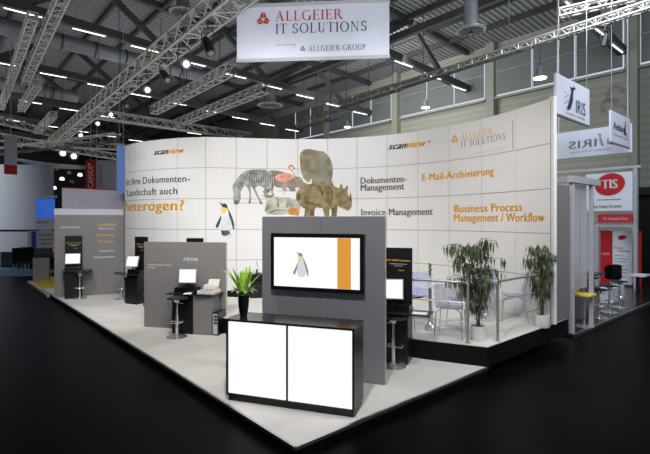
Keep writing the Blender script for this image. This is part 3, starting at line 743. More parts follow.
# far left partition
A3 = Vector((-7.52, 12.5)); B3 = Vector((-5.97, 13.34))
p3, L3 = partition(A3, B3, 2.31, 'grey', 'tall grey partition at the far left with orange and white lines of text', (.42,), header=.16)
def l3(u): return (u - 54) / 69 * L3
def z3(v): return HC + (220.5 - v) / F * 12.95
for u0, u1, v, mm, tx, hh in ((60, 79, 228, 'whiteprint', 'scanview solutions', .06), (96, 115.5, 226, 'gold', 'scanview', .10), (97, 113, 229.3, 'whiteprint', 'Solutions for you', .05), (95, 113, 236.5, 'gold', 'Archivierung', .09), (96, 113, 243, 'gold', 'Workflow', .08), (98, 113.5, 252, 'whiteprint', 'Capture', .05), (92, 114, 258.3, 'whiteprint', 'Dokumentenmanagement', .06)):
    text_on(p3, tx, mm, l3(u0), l3(u1) - l3(u0), z3(v), hh, -.004)
# ------------------------------------------------------------ counter
CL = P(226, 400.5, 0); CR = P(354.2, 419, 0); dd = CR - CL; Lc = dd.length; ca = math.atan2(dd.y, dd.x)
ct = thing('reception_counter', 'black reception counter with two glowing white front panels', 'counter', (CL.x, CL.y, .001), ca)
HCt = .977; Dp = .42
m = MB(); m.box(Lc / 2, Dp / 2 + .015, .035, Lc - .03, Dp - .03, .07); m.build('plinth', 'black', ct)
m = MB(); m.box(.012, Dp / 2, .07 + (HCt - .095) / 2, .024, Dp, HCt - .095); m.build('side_panel', 'black', ct)
m = MB(); m.box(Lc - .012, Dp / 2, .07 + (HCt - .095) / 2, .024, Dp, HCt - .095); m.build('side_panel', 'black', ct)
m = MB(); m.box(Lc / 2, Dp - .01, .07 + (HCt - .095) / 2, Lc - .05, .02, HCt - .1); m.build('back_panel', 'black', ct)
xm = Lc * .495
m = MB(); m.box(xm, Dp / 2, .07 + (HCt - .095) / 2, .026, Dp - .04, HCt - .097); m.box(Lc / 2, .03, .08, Lc - .05, .05, .022); m.build('front_frame', 'black', ct)
for a, b_ in ((.028, xm - .017), (xm + .017, Lc - .028)):
    m = MB(); m.box((a + b_) / 2, .02, (.095 + HCt - .035) / 2, b_ - a, .02, HCt - .035 - .095); m.build('light_panel', 'lightbox', ct)
m = MB(); m.box(Lc / 2, Dp / 2, HCt - .012, Lc + .016, Dp + .02, .025, bev=.003); m.build('countertop', 'blacktop', ct)

# vase of leaves on the counter
vp = Vector((-.998, 5.515, .979))
vs = thing('flower_vase', 'tapering black vase of green tulip leaves on the counter', 'vase', vp)
m = MB(); m.lathe([(0, 0), (.042, 0), (.055, .06), (.068, .18), (.066, .262), (.06, .262), (.058, .2), (0, .19)], n=24); m.build('vase_body', 'blackplastic', vs, True)
def blade(m, base, ang, lean, ln, wd, curl=.5):
    d = Vector((math.cos(ang), math.sin(ang), 0)); n = Vector((-d.y, d.x, 0)); prev = None
    N = 6
    for i in range(N + 1):
        t = i / N; p = Vector(base) + d * (lean * ln * (t ** 1.4)) + Vector((0, 0, ln * (t - curl * .35 * t ** 3)))
        ww = wd * math.sin(math.pi * (.12 + .86 * t)) * .5 + .001
        cur = [m.b.verts.new(p - n * ww), m.b.verts.new(p + d * ww * .45), m.b.verts.new(p + n * ww)]
        if prev:
            for a in range(2): m.b.faces.new((prev[a], prev[a + 1], cur[a + 1], cur[a]))
        prev = cur
for i in range(30):
    m = MB(); a = random.uniform(0, 6.28); big = i < 18
    blade(m, (.02 * math.cos(a), .02 * math.sin(a), .22), a, random.uniform(.15, .75), random.uniform(.3, .44) if big else random.uniform(.12, .2), random.uniform(.045, .07), random.uniform(.1, .8)); m.build('leaf', 'leaf2', vs, True, fixn=False)
for i in range(10):
    m = MB(); a = i * .63; blade(m, (.05 * math.cos(a), .05 * math.sin(a), .27), a, .9, .13, .09, 2.2); m.build('collar_leaf', 'paleleaf', vs, True, fixn=False)

# ------------------------------------------------------------ stools, kiosks
def make_stool(loc, label, seat_h=.70, rot=0, name='bar_stool', grp='chrome bar stools with thin dark seats', seatm='smoke'):
    t = thing(name, label, 'stool', loc, rot, grp)
    m = MB(); m.lathe([(0, 0), (.19, 0), (.19, .012), (.15, .022), (.05, .035), (.035, .05), (0, .05)], n=32); m.build('base', 'chrome', t, True)
    m = MB(); m.cyl((0, 0, .04), (0, 0, .42), .026, n=16); m.cyl((0, 0, .42), (0, 0, seat_h - .04), .017, n=16); m.build('column', 'chrome', t, True)
    m = MB(); pts = [(.125 * math.cos(a), .125 * math.sin(a) - .03, .29) for a in [R(-200 + 220 * k / 14) for k in range(15)]]
    m.tube(pts, .010, 8); m.cyl((0, 0, .29), pts[0], .009, n=8); m.cyl((0, 0, .29), pts[-1], .009, n=8); m.cyl((0, 0, .27), (0, 0, .31), .032, n=12); m.build('footrest', 'chrome', t, True)
    m = MB(); m.cyl((0, 0, seat_h - .06), (.12, -.02, seat_h - .075), .006, n=8); m.cyl((0, 0, seat_h - .06), (0, 0, seat_h - .01), .04, .07, n=12); m.build('lever', 'chrome', t, True)
    m = MB(); prof = [(0, seat_h - .012), (.12, seat_h - .012), (.175, seat_h), (.182, seat_h + .02), (.17, seat_h + .022), (.12, seat_h + .006), (0, seat_h + .004)]
    m.lathe(prof, n=28)
    for v in m.b.verts:
        v.co.x *= 1.08; v.co.z += .35 * v.co.y * v.co.y * 2
    m.build('seat', seatm, t, True); return t
s0 = make_stool(P(177, 337.2, 0) + Vector((0, 0, .001)), 'chrome bar stool in front of the printer desk, middle of the stand')
dup(s0, P(393.5, 366.3, 0) + Vector((0, 0, .001)), 2.6, 'chrome bar stool nearest the raised stage, right of the television partition')
dup(s0, P(79.7, 298.5, 0) + Vector((0, 0, .001)), .5, 'chrome bar stool at the far left grey partition')
dup(s0, P(121.3, 299.3, 0) + Vector((0, 0, .001)), 1.2, 'chrome bar stool between the far left and middle partitions')

def make_kiosk(loc, rz, label, panel=True, txt=True, shx=.12, shw=.74, grp='black demo desks'):
    t = thing('demo_desk', label, 'desk', loc, rz, grp)
    if panel:
        m = MB(); m.box(0, -.02, .86, .43, .04, 1.72); m.build('back_panel', 'black', t)
        if txt:
            text_on(t, 'LIVE DEMO scanview', 'orange', -.19, .38, 1.51, .03, -.043, bold=.02)
            text_on(t, 'Dokumente erfassen', 'whiteprint', -.13, .27, 1.46, .018, -.043)
            text_on(t, 'und archivieren', 'whiteprint', -.07, .14, 1.43, .018, -.043)
            text_on(t, 'scanview', 'orange', .0, .10, 1.36, .02, -.043, bold=.03)
    m = MB(); m.box(0, -.20, .34, .43, .32, .68); m.build('cabinet', 'black', t)
    m = MB(); m.box(0, -.366, .32, .40, .012, .56, bev=.002); m.build('door', 'black', t)
    m = MB(); m.box(shx, -.24, .757, shw, .40, .022, bev=.003); m.box(0, -.18, .715, .43, .26, .07); m.build('desktop', 'blacktop', t)
    m = MB(); m.box(-.0, -.17, .815, .44, .22, .09, bev=.006); m.build('monitor_plinth', 'blackplastic', t)
    return t
def monitor(loc, rz, label, w_=.34, h_=.27, tilt=-8, sm='screen', grp='flat monitors on the demo desks'):
    t = thing('monitor', label, 'monitor', loc, rz, grp)
    m = MB(); m.box(0, 0, .008, .2, .15, .016, bev=.004); m.cyl((0, .02, .01), (0, .02, .1), .02, n=10); m.build('stand', 'blackplastic', t, True)
    rotm = Matrix.Translation((0, 0, .075 + h_ / 2)) @ Matrix.Rotation(R(tilt), 4, 'X')
    m = MB(); m.tboxm(rotm, w_, .035, h_); bz = m.build('bezel', 'bezelgrey', t)
    m = MB(); m.tboxm(rotm @ Matrix.Translation((0, -.0195, 0)), w_ - .03, .004, h_ - .03); m.build('screen', sm, bz)
    return t
def kp(loc, rz, x, y, z): v = Matrix.Rotation(rz, 4, 'Z') @ Vector((x, y, z)); return Vector(loc) + v
# middle (in front of the light grey partition)
a2 = math.atan2(B2.y - A2.y, B2.x - A2.x); d2 = (B2 - A2).normalized()
k2 = A2 + d2 * 1.05; k2 = Vector((k2.x, k2.y - .005, .001))
make_kiosk(k2, a2, 'black demo desk before the middle grey partition, without back panel', panel=False, shx=-.06, shw=.50)
monitor(kp(k2, a2, .0, -.16, .863), a2 + .15, 'monitor on the desk beside the printer')
g2 = A2 + d2 * 1.455; g2 = Vector((g2.x, g2.y - .005, .001))
gd = thing('printer_desk', 'grey-fronted cabinet with black top carrying the printer', 'desk', g2, a2)
m = MB(); m.box(0, -.19, .365, .375, .34, .73); m.build('cabinet', 'grey', gd)
m = MB(); m.box(.04, -.20, .744, .46, .42, .024, bev=.003); m.build('desktop', 'blacktop', gd)
prn = thing('printer', 'cream-coloured desktop scanner printer on the grey cabinet', 'printer', kp(g2, a2, .06, -.2, .7575), a2)
m = MB(); m.box(0, 0, .035, .34, .32, .07, bev=.012); m.build('body', 'printer', prn)
m = MB(); m.box(.02, .05, .12, .26, .2, .10, bev=.04); m.build('feeder', 'printer', prn, True)
m = MB(); m.tboxm(Matrix.Translation((.04, .12, .19)) @ Matrix.Rotation(R(-25), 4, 'X'), .22, .012, .14); m.build('paper_tray', 'printer', prn)
m = MB(); m.box(-.02, -.12, .073, .3, .08, .006); m.build('output_slot', 'bezelgrey', prn)
pc = A2 + d2 * 1.725; pc = Vector((pc.x, pc.y - .01, .001))
tw_ = thing('computer_tower', 'black and silver computer tower on the floor beside the grey cabinet', 'computer', pc, a2)
m = MB(); m.box(-.0, -.20, .22, .12, .34, .43, bev=.006); m.build('case', 'blackplastic', tw_)
m = MB(); m.box(.0, -.376, .22, .09, .012, .38); m.build('front_plate', 'bezelgrey', tw_)
for z in (.36, .30, .24): m = MB(); m.box(.01, -.385, z, .06, .01, .035); m.build('drive_bay', 'blackplastic', tw_)
pp = MB(); pp.box(0, 0, .002, .14, .2, .003); tag(pp.build('paper_sheet', 'paper', loc=kp(k2, a2, .12, -.38, .7705), rz=a2 + .3), 'white sheet of paper on the desk left of the printer', 'paper')
# far left
a3 = math.atan2(B3.y - A3.y, B3.x - A3.x); d3 = (B3 - A3).normalized(); k3 = A3 + d3 * .47; k3 = Vector((k3.x + .01, k3.y - .012, .001))
make_kiosk(k3, a3, 'black demo desk with tall back panel at the far left partition', shx=.1)
monitor(kp(k3, a3, -.02, -.17, .863), a3 - .2, 'monitor on the far left demo desk', .38, .29)
# between partitions
k4 = Vector(((142 - 325) / F * 11.9, 11.9, .001)); a4 = R(-25)
make_kiosk(k4, a4, 'black demo desk partly hidden behind the left edge of the middle partition', shx=-.1)
monitor(kp(k4, a4, -.12, -.2, .863), a4 + .2, 'tilted monitor left of the middle partition edge', .34, .28, -16)
k5 = Vector(((195.3 - 325) / F * 11.0, 11.0, .001)); make_kiosk(k5, R(-10), 'black demo desk whose top peeks above the middle partition', txt=False)
k6 = Vector(((259 - 325) / F * 11.1, 11.1, .001)); make_kiosk(k6, R(10), 'black demo desk behind the tulip vase', panel=False, shx=0, shw=.45)
monitor(kp(k6, R(10), -.04, -.16, .863), R(100), 'black monitor turned edge-on behind the tulip vase', .3, .24, -12)
a7 = R(-22); k7 = Vector((1.165, 7.10, .001))
make_kiosk(k7, a7, 'black demo desk with tall back panel beside the stage step', shx=.16, shw=.78)
monitor(kp(k7, a7, -.07, -.2, .863), a7 + .25, 'monitor on the demo desk beside the stage step', .36, .31)
pp = MB(); pp.box(0, 0, .002, .21, .15, .003); tag(pp.build('paper_sheet', 'paper', loc=kp(k7, a7, .38, -.3, .7705), rz=a7), 'white sheet of paper on the right end of the desk by the stage', 'paper')

# ------------------------------------------------------------ railings
def railing(A, B, label, leftpost=True):
    A = Vector((A[0], A[1], SZ)); B = Vector((B[0], B[1], SZ)); d = B - A; L = d.length
    rt = thing('stage_railing', label, 'railing', A, math.atan2(d.y, d.x), 'steel railings at the stage edge')
    h = .915; r = .045
    arcL = [(r - r * math.cos(R(a)), 0, h - r + r * math.sin(R(a))) for a in (0, 22, 45, 67, 90)]
    m = MB(); m.tube(arcL + [(L - x, y, z) for x, y, z in arcL[::-1]], .021, 12); m.build('handrail', 'steel', rt, True)
    for x in (0, L): m = MB(); m.cyl((x, 0, .006), (x, 0, h - r), .021, n=14); m.build('post', 'steel', rt, True); m = MB(); m.cyl((x, 0, 0.001), (x, 0, .012), .045, n=16); m.build('foot_plate', 'steel', rt, True)
    for z in (.61, .31): m = MB(); m.cyl((0, 0, z), (L, 0, z), .009, n=8); m.build('rail_rod', 'steel', rt, True)
rA = P(467.8, 343.1, SZ); railing((rA + SF * 2.4), rA, 'steel tube railing along the stage front, left of the opening')
rB0 = P(497.6, 341, SZ); rB1 = P(541.3, 325.9, SZ); railing(rB0, rB1, 'steel tube railing on the right stage edge, nearer the far plant')

# ------------------------------------------------------------ stage furniture
def table(loc, label):
    t = thing('bistro_table', label, 'table', loc, 0, 'round glass tables on the stage')
    m = MB(); m.lathe([(0, 0), (.21, 0), (.21, .01), (.15, .03), (.07, .07), (.04, .13), (.032, .2), (0, .2)], n=32); m.build('base', 'chrome', t, True)
    m = MB(); m.cyl((0, 0, .15), (0, 0, .725), .03, n=16); m.cyl((0, 0, .715), (0, 0, .73), .12, n=20); m.build('column', 'chrome', t, True)
    m = MB(); m.cyl((0, 0, .731), (0, 0, .743), .36, n=48); m.build('tabletop', 'glass', t); return t
t1 = P(430, 328.3, SZ); table(t1 + Vector((0, 0, .001)), 'round glass table with vase, left on the stage')
t2 = P(485, 319, SZ); table(t2 + Vector((0, 0, .001)), 'round glass table hidden behind the nearer potted plant')
fv = thing('bud_vase', 'slim glass vase with a sprig of small leaves on the stage table', 'vase', t1 + Vector((0, 0, .745)))
m = MB(); m.lathe([(0, 0), (.03, 0), (.028, .1), (.022, .16), (.019, .16), (.02, .1), (0, .02)], n=16); m.build('vase_body', 'glass', fv, True)
m = MB(); m.tube([(0, 0, .02), (.005, 0, .2), (-.01, .01, .36)], .004, 6); m.build('stem', 'leaf', fv)
for i in range(22):
    m = MB(); a = i * 2.4; blade(m, (0, 0, .14 + .01 * i), a, 1.2, .06, .03, 1.0); m.build('leaf', 'leaf2' if i % 2 else 'leaf', fv, fixn=False)
def make_chair(loc, rz, label):
    t = thing('shell_chair', label, 'chair', loc, rz, 'clear lilac shell chairs on the stage')
    m = MB(); N, Mm = 12, 9; grid = []
    for i in range(N + 1):
        s = i / N
        if s < .5: y = -.20 + .38 * (s / .5); z = .45 - .02 * math.sin(math.pi * s / .5); wv = .21
        else:
            q = (s - .5) / .5; y = .18 + .10 * q; z = .45 + .40 * q ** 1.1; wv = .21 + .015 * math.sin(math.pi * q) - .05 * max(0, q - .8)
        grid.append([m.b.verts.new(((j / Mm * 2 - 1) * wv, y - (.04 * (j / Mm * 2 - 1) ** 2 if s > .5 else 0), z + .035 * abs(j / Mm * 2 - 1) ** 3 * (1 if s < .5 else .2))) for j in range(Mm + 1)])
    for i in range(N):
        for j in range(Mm): m.b.faces.new((grid[i][j], grid[i][j + 1], grid[i + 1][j + 1], grid[i + 1][j]))
    bmesh.ops.solidify(m.b, geom=m.b.faces[:], thickness=.008)
    m.build('seat_shell', 'clear', t, True)
    for sx in (-1, 1):
        for sy, yb in ((-1, -.2), (1, .24)):
            m = MB(); m.tube([(sx * .12, sy * .1, .435), (sx * .19, yb * .85, .40), (sx * .215, yb, .012)], .009, 8); m.cyl((sx * .215, yb, 0.001), (sx * .215, yb, .014), .012, n=8); m.build('leg', 'chrome', t, True)
    m = MB(); m.bar((-.13, -.1, .432), (.13, .1, .432), .02, .012); m.bar((.13, -.1, .432), (-.13, .1, .432), .02, .012); m.build('seat_bracket', 'chrome', t)
    return t
zz = SZ + .001
ch = make_chair((2.03, 7.27, zz), 2.7, 'clear lilac shell chair nearest the front railing, beside the left table')
dup(ch, (2.44, 7.95, zz), -1.2, 'clear lilac shell chair between the left table and nearer potted plant')
dup(ch, (1.28, 7.72, zz), 1.7, 'clear shell chair left of the left table, half behind the desk')
dup(ch, (1.78, 8.45, zz), -.1, 'clear shell chair on the far side of the left table')
dup(ch, (3.50, 8.38, zz), -1.9, 'clear shell chair seen through the right railing')
dup(ch, (3.20, 9.05, zz), -.4, 'clear shell chair farthest back by the curved wall')
# potted plants with long drooping leaves
def plant(loc, label, top, spread, nbr, seed, leanx=0, potr=.115, poth=.22, low=.45):
    rnd = random.Random(seed)
    t = thing('potted_ficus', label, 'potted plant', loc, 0, 'tall plants in white pots on the stage')
    m = MB(); m.lathe([(0, 0), (potr * .93, 0), (potr, .02), (potr, poth), (potr * .9, poth), (potr * .9, poth - .03), (0, poth - .03)], n=32); m.build('pot', 'pot', t, True)
    m = MB(); m.lathe([(potr * .89, poth - .025), (0, poth - .02)], n=20); m.build('soil', 'soil', t)
    m = MB()
    for k in range(3):
        a = k * 2.1; m.tube([(.02 * math.cos(a), .02 * math.sin(a), poth - .03), (.03 * math.cos(a + 1), .03 * math.sin(a + 1), poth + .3), (.02 * math.cos(a + 2) + leanx * .5, .02 * math.sin(a + 2), poth + .7), (leanx + .05 * math.cos(a), .05 * math.sin(a), top - .15)], [.012, .011, .009, .004], 7)
    br = []
    for i in range(nbr):
        a = rnd.uniform(0, 6.28); q = rnd.random(); z0 = poth + low * .5 + (top - poth - low * .5 - .12) * q
        rr = spread * (.45 + .55 * math.sin(math.pi * min(1, .25 + .75 * (1 - q)) )) * rnd.uniform(.6, 1.1)
        base = Vector((leanx * max(0, min(1, (z0 - poth) / (top - poth))), 0, z0)); tip = base + Vector((math.cos(a) * rr, math.sin(a) * rr, rnd.uniform(.02, .16)))
        mid = base.lerp(tip, .6) + Vector((0, 0, .06)); br.append((base, mid, tip)); m.tube([base, mid, tip], [.006, .004, .002], 5)
    m.build('trunk', 'bark', t)
    m = MB()
    for base, mid, tip in br:
        for k in range(13):
            s = rnd.uniform(.25, 1); p = base.lerp(mid, s / .6) if s < .6 else mid.lerp(tip, (s - .6) / .4)
            a = rnd.uniform(0, 6.28); ln = rnd.uniform(.12, .22); wd = rnd.uniform(.017, .029); out = rnd.uniform(.02, .07)
            d = Vector((math.cos(a), math.sin(a), 0)); n = Vector((-d.y, d.x, 0))
            p1 = p + d * out * .6 + Vector((0, 0, -ln * .3)); p2 = p + d * out * 1.1 + Vector((0, 0, -ln))
            v = [m.b.verts.new(p), m.b.verts.new(p1 - n * wd / 2), m.b.verts.new(p1 + d * .004), m.b.verts.new(p1 + n * wd / 2), m.b.verts.new(p2)]
            m.b.faces.new((v[0], v[1], v[2])); m.b.faces.new((v[0], v[2], v[3])); m.b.faces.new((v[1], v[4], v[2])); m.b.faces.new((v[2], v[4], v[3]))
    f = m.build('foliage', 'leaf', t, fixn=False)
    return t
pl1 = P(479, 340.3, SZ) ; pl1 = Vector((2.38, 6.99, zz)); plant(pl1, 'large drooping-leaved plant in white pot, nearer one between the railings', 1.56, .46, 84, 3, -.14)
plant((3.78, 7.83, zz), 'drooping-leaved plant in white pot, farther one at the curved wall end', 1.46, .27, 62, 8, -.05, .125, .22, .3)

# ------------------------------------------------------------ neighbouring stand on the right
N0 = P(574, 337.4, ZF); N1 = N0 + E1 * 14
m = MB(); q0 = N0; q1 = N0 + E1 * 10.6; m.prism([(p.x, p.y) for p in (q0, q1, q1 + E2 * 5, q0 + E2 * 1.0 + E1 * .0)], ZF + .001, ZF + .05); struct(m.build('neighbour_deck', 'blacktop'))
m = MB(); m.bar(N0 + Vector((0, 0, .03)), q1 + Vector((0, 0, .03)), .06, .06); struct(m.build('trim_7', 'metal'))
def pole(u, z1, label, off=0, w_=.1, z0=None):
    k = (u - 325) / F; B_ = N0 + E2 * off; t = (k * B_.y - B_.x) / (E1.x - k * E1.y); p = B_ + E1 * t
    return Vector((p.x, p.y, ZF + .051)), t
fr = thing('booth_frame', 'silver post and beam frame of the neighbouring stand on the right', 'booth frame', N0 + Vector((0, 0, .06)), A1)
def t_on(u, off=0):
    k = (u - 325) / F; B_ = N0 + E2 * off; return (k * B_.y - B_.x) / (E1.x - k * E1.y)
zb = 2.94
for u in (571.5, 594): m = MB(); x = max(.04, t_on(u)); m.box(x, .05, zb / 2, .07, .08, zb, bev=.01); m.build('post', 'bezelgrey', fr)
m = MB(); m.box(.6, 1.0, zb / 2, .08, .08, zb); m.build('post', 'bezelgrey', fr)
m = MB(); m.box(.68, .05, zb + .05, 1.5, .12, .13); m.box(0, .9, zb + .05, .1, 1.7, .12); m.box(t_on(594), .9, zb + .05, .1, 1.7, .12); m.box(.68, 1.7, zb + .05, 1.5, .1, .12); m.build('top_beam', 'bezelgrey', fr)
m = MB()
x0 = t_on(579); x1 = t_on(592); n = 14
vs_ = [[m.b.verts.new((x0 + (x1 - x0) * i / n, .12 + .025 * math.sin(i * 1.7), z)) for z in (.8, zb - .03)] for i in range(n + 1)]
for a, b_ in zip(vs_, vs_[1:]): m.b.faces.new((a[0], b_[0], b_[1], a[1]))
bmesh.ops.solidify(m.b, geom=m.b.faces[:], thickness=.006)
m.build('curtain', 'sheer', fr, True)
# tables and stools of that stand
def high_table(t, off, label, L=1.0):
    p = N0 + E1 * t + E2 * off; rt = thing('bar_table', label, 'table', (p.x, p.y, ZF + .051), A1, 'dark bar tables of the neighbouring stand')
    m = MB(); m.box(0, 0, .86, L, .4, .04, bev=.005); m.build('tabletop', 'blacktop', rt)
    m = MB(); m.box(-L * .22, 0, .42, .26, .26, .84); m.build('pedestal', 'greydark', rt); 
high_table(1.95, .55, 'dark bar table beside the yellow stool'); high_table(3.1, .75, 'dark bar table behind the black stools')
def nstool(u, v, label, m_, sh):
    p = P(u, v, ZF + .05); return make_stool(Vector((p.x, p.y, ZF + .052)), label, sh, 0, 'bar_stool', 'stools of the neighbouring stand', m_)
ys = P(584, 326.5, ZF + .05)
yt = thing('yellow_stool', 'yellow-seated bar stool just inside the neighbouring stand', 'stool', (ys.x, ys.y, ZF + .052), A1)
m = MB(); m.lathe([(0, 0), (.19, 0), (.19, .012), (.04, .03), (0, .03)], n=24); m.build('base', 'steel', yt, True)
m = MB(); m.cyl((0, 0, .02), (0, 0, .62), .022, n=12); m.build('column', 'chrome', yt, True)
m = MB(); m.box(0, 0, .66, .38, .36, .05, bev=.02); m.box(0, .17, .70, .38, .03, .1, bev=.012); m.build('seat', 'yellow', yt, True)
nstool(599, 318, 'black bar stool right behind the yellow-seated one', 'blackplastic', .62)
nstool(609.5, 312.5, 'black bar stool, middle one along the neighbouring stand edge', 'blackplastic', .62)
nstool(619.5, 307.6, 'black bar stool farthest along the neighbouring stand edge', 'blackplastic', .64)
bc = N0 + E1 * 6.15 + E2 * 1.15
cr = thing('shell_armchair', 'black round-backed chair in front of the red and white posters', 'chair', (bc.x, bc.y, ZF + .051), A1 + 2.2)
m = MB(); m.lathe([(0, .42), (.2, .44), (.24, .5), (.22, .5), (.18, .47), (0, .46)], n=20); m.build('seat', 'blackplastic', cr, True)
m = MB(); 
gr = [[m.b.verts.new((.23 * math.cos(R(a)), .23 * math.sin(R(a)), z + .12 * math.sin(R(a)) * (z > .6))) for z in (.48, .62, .78)] for a in range(0, 181, 15)]
for a, b_ in zip(gr, gr[1:]):
    for k in range(2): m.b.faces.new((a[k], b_[k], b_[k + 1], a[k + 1]))
bmesh.ops.solidify(m.b, geom=m.b.faces[:], thickness=.03); m.build('backrest', 'blackplastic', cr, True)
for k in range(4): a = R(45 + 90 * k); m = MB(); m.cyl((.1 * math.cos(a), .1 * math.sin(a), .43), (.2 * math.cos(a), .2 * math.sin(a), 0.001), .012, n=8); m.build('leg', 'chrome', cr)
wt = N0 + E1 * 6.3 + E2 * .5
cw = thing('white_counter', 'low white counter with slanted top at the right edge of the photo', 'counter', (wt.x, wt.y, ZF + .051), A1)
m = MB(); m.box(0, .0, .6, .6, .4, .05, bev=.01); m.build('countertop', 'signwhite', cw)
m = MB(); m.box(0, .05, .29, .08, .08, .57); m.build('body', 'blacktop', cw)
wl = N0 + E1 * 4.7 + E2 * .75
m = MB(); m.box(0, 0, .2, 1.1, .3, .4, bev=.01); tag(m.build('low_display_shelf', 'signwhite', loc=(wl.x, wl.y, ZF + .051), rz=A1), 'low pale display shelf in front of the red posters', 'shelf')

# TIS sign, red strip, posters (they face the aisle)
DS = 16.8
def s_E(u, D=DS): return Eat(u, D)
def sign_root(name, label, cat, D, u_left, u_right):
    ea = Eat(u_right, D); eb = Eat(u_left, D)      # left in view = larger E
    return thing(name, label, cat, DE(D, eb, 0), A1 - math.pi / 2), eb - ea
ts, Lt = sign_root('sign_box', 'white sign box with TIS on a red ellipse', 'sign', DS, 585, 631.5)
zt0, zt1 = 2.46, 3.72
m = MB(); m.box(Lt / 2, .12, (zt0 + zt1) / 2, Lt, .22, zt1 - zt0, bev=.01); m.build('box', 'signwhite', ts)
def sx(u): return Eat(585, DS) - Eat(u, DS)
def sz(v, u): k = (u - 325) / F; Y = DS / (.7544 * k + .6564); return HC + (220.5 - v) / F * Y
polys_on(ts, [ell(sx(609), sz(184.5, 609), (sx(623) - sx(596)) / 2 * 1.12, .36, rot=.28)], 'signred', -.004, 'red_ellipse')
text_on(ts, 'TIS', 'whiteprint', sx(601), sx(617) - sx(601), sz(188.5, 609), .29, -.008, bold=.03)
text_on(ts, 'Top Image Systems', 'greyprint', sx(591), sx(620.5) - sx(591), sz(207.5, 609), .1, -.006, bold=.01)
polys_on(ts, [_r(sx(596), sz(200, 609), sx(620), sz(199.3, 609))], 'greyprint', -.005, 'rule_line')
rs, Lr = sign_root('sign_strip', 'dark red strip sign with white lettering under the TIS sign', 'sign', DS, 597, 631.5)
m = MB(); m.box(Lr / 2, .1, 2.22, Lr, .18, .28); m.build('board', 'redcloth', rs)
text_on(rs, 'Ihr Lösungsplattform', 'whiteprint', .18, Lr - .3, 2.17, .1, .004, bold=.01)
tf = thing('booth_frame', 'white and silver fascia frame around the TIS sign', 'booth frame', DE(DS + .05, Eat(631.5, DS), ZF + .051), A1 - math.pi / 2)
m = MB(); m.box(.06, .1, 1.95, .1, .16, 3.9); m.build('post', 'bezelgrey', tf)
m = MB(); m.box(-1.1, .1, 3.92, 2.6, .14, .08); m.build('top_beam', 'bezelgrey', tf)
m = MB(); m.box(-.55, .1, 2.04, 1.1, .14, .1); m.build('middle_beam', 'bezelgrey', tf)
m = MB(); m.box(-1.05, .1, 1.0, .1, .16, 2.0); m.build('post', 'bezelgrey', tf)
DP = 17.6
bw, Lb = sign_root('booth_back_wall', 'pale back wall of the neighbouring stand behind the posters', 'partition wall', DP + .05, 560, 633)
bw.location.z = ZF + .051
m = MB(); m.box(Lb / 2, .3, 1.3, Lb, .08, 2.6); m.build('panel', 'whitebox', bw)
for ua, ub, v1, mm, lab in ((599.5, 611.3, 231, 'signred', 'red poster with two lines of white text left of the white roll-up'), (634, 640.5, 231, 'signred', 'narrow red poster at the right of the white roll-up')):
    r_, Lq = sign_root('poster', lab, 'poster', DP, ua, ub)
    m = MB(); m.box(Lq / 2, .02, (ZF + .06 + 1.8) / 2, Lq, .03, 1.8 - ZF - .06); m.build('sheet', mm, r_)
    if ua < 600: text_on(r_, 'e-FLOW', 'whiteprint', .03, Lq * .7, .95, .09, .0, bold=.02); text_on(r_, 'Quality', 'whiteprint', .03, Lq * .8, .25, .09, .0, bold=.02)
r_, Lq = sign_root('roll_up_banner', 'white roll-up banner with small red and black oval logo', 'poster', DP - .12, 611.8, 630.8)
m = MB(); m.box(Lq / 2, .02, (ZF + .12 + 1.82) / 2, Lq, .02, 1.82 - ZF - .12); m.build('sheet', 'signwhite', r_)
m = MB(); m.box(Lq / 2, .03, ZF + .09, Lq + .06, .16, .07); m.build('base', 'metal', r_)
polys_on(r_, [ell(Lq * .5, 1.58, Lq * .24, .08, rot=.25)], 'signred', .004, 'logo'); polys_on(r_, [ell(Lq * .5, 1.58, Lq * .13, .035, rot=.25)], 'darkprint', .0, 'logo')
text_on(r_, 'Document', 'darkprint', Lq * .08, Lq * .5, 1.2, .06, .004, bold=.02); text_on(r_, 'Technology', 'darkprint', Lq * .25, Lq * .65, 1.1, .06, .004, bold=.02)
for i, z in enumerate([.95, .85, .75, .6, .5, .4, .25]): polys_on(r_, [_r(Lq * .1, z, Lq * (.6 + .3 * ((i * 37) % 10) / 10), z + .02)], 'greyprint', .004, 'text_line')
# overhead signs of that stand
def over(u0, u1, E, za, zb_, label, slope=0):
    k0 = (u0 - 325) / F; Y0 = E / (.7534 - .6575 * k0); k1 = (u1 - 325) / F; Y1 = E / (.7534 - .6575 * k1)
    a = Vector((k0 * Y0, Y0, 0)); b_ = Vector((k1 * Y1, Y1, 0)); Ls = (b_ - a).length
    rt = thing('hanging_sign', label, 'sign', a, A1)
    m = MB(); m.box(Ls / 2, .02, (za + zb_) / 2, Ls, .04, zb_ - za); m.build('board', 'banner', rt)
    m = MB(); m.box(Ls / 2, .02, za - .01, Ls, .05, .03); m.build('bottom_rail', 'greydark', rt)
    for x in (.1, Ls - .1): m = MB(); m.cyl((x, .02, zb_), (x, .02, 9), .008, n=5); m.build('suspension_cable', 'steel', rt)
    return rt, Ls
M['navy'] = mat('navy_print', c(48, 50, 92), .6)
s1_, L1 = over(556, 589.3, 3.375, 4.09, 4.82, 'hanging sign with navy IRIS lettering and bird-like mark, nearest on the right')
text_on(s1_, 'IRIS', 'navy', L1 * .56, L1 * .30, 4.24, .25, -.004, bold=.01)
text_on(s1_, 'Document to Knowledge', 'greyprint', L1 * .28, L1 * .56, 4.15, .05, -.004)
bird = [(.30, .05), (.42, .10), (.50, .30), (.52, .55), (.60, .62), (.52, .66), (.50, .60), (.40, .62), (.44, .50), (.38, .30)]
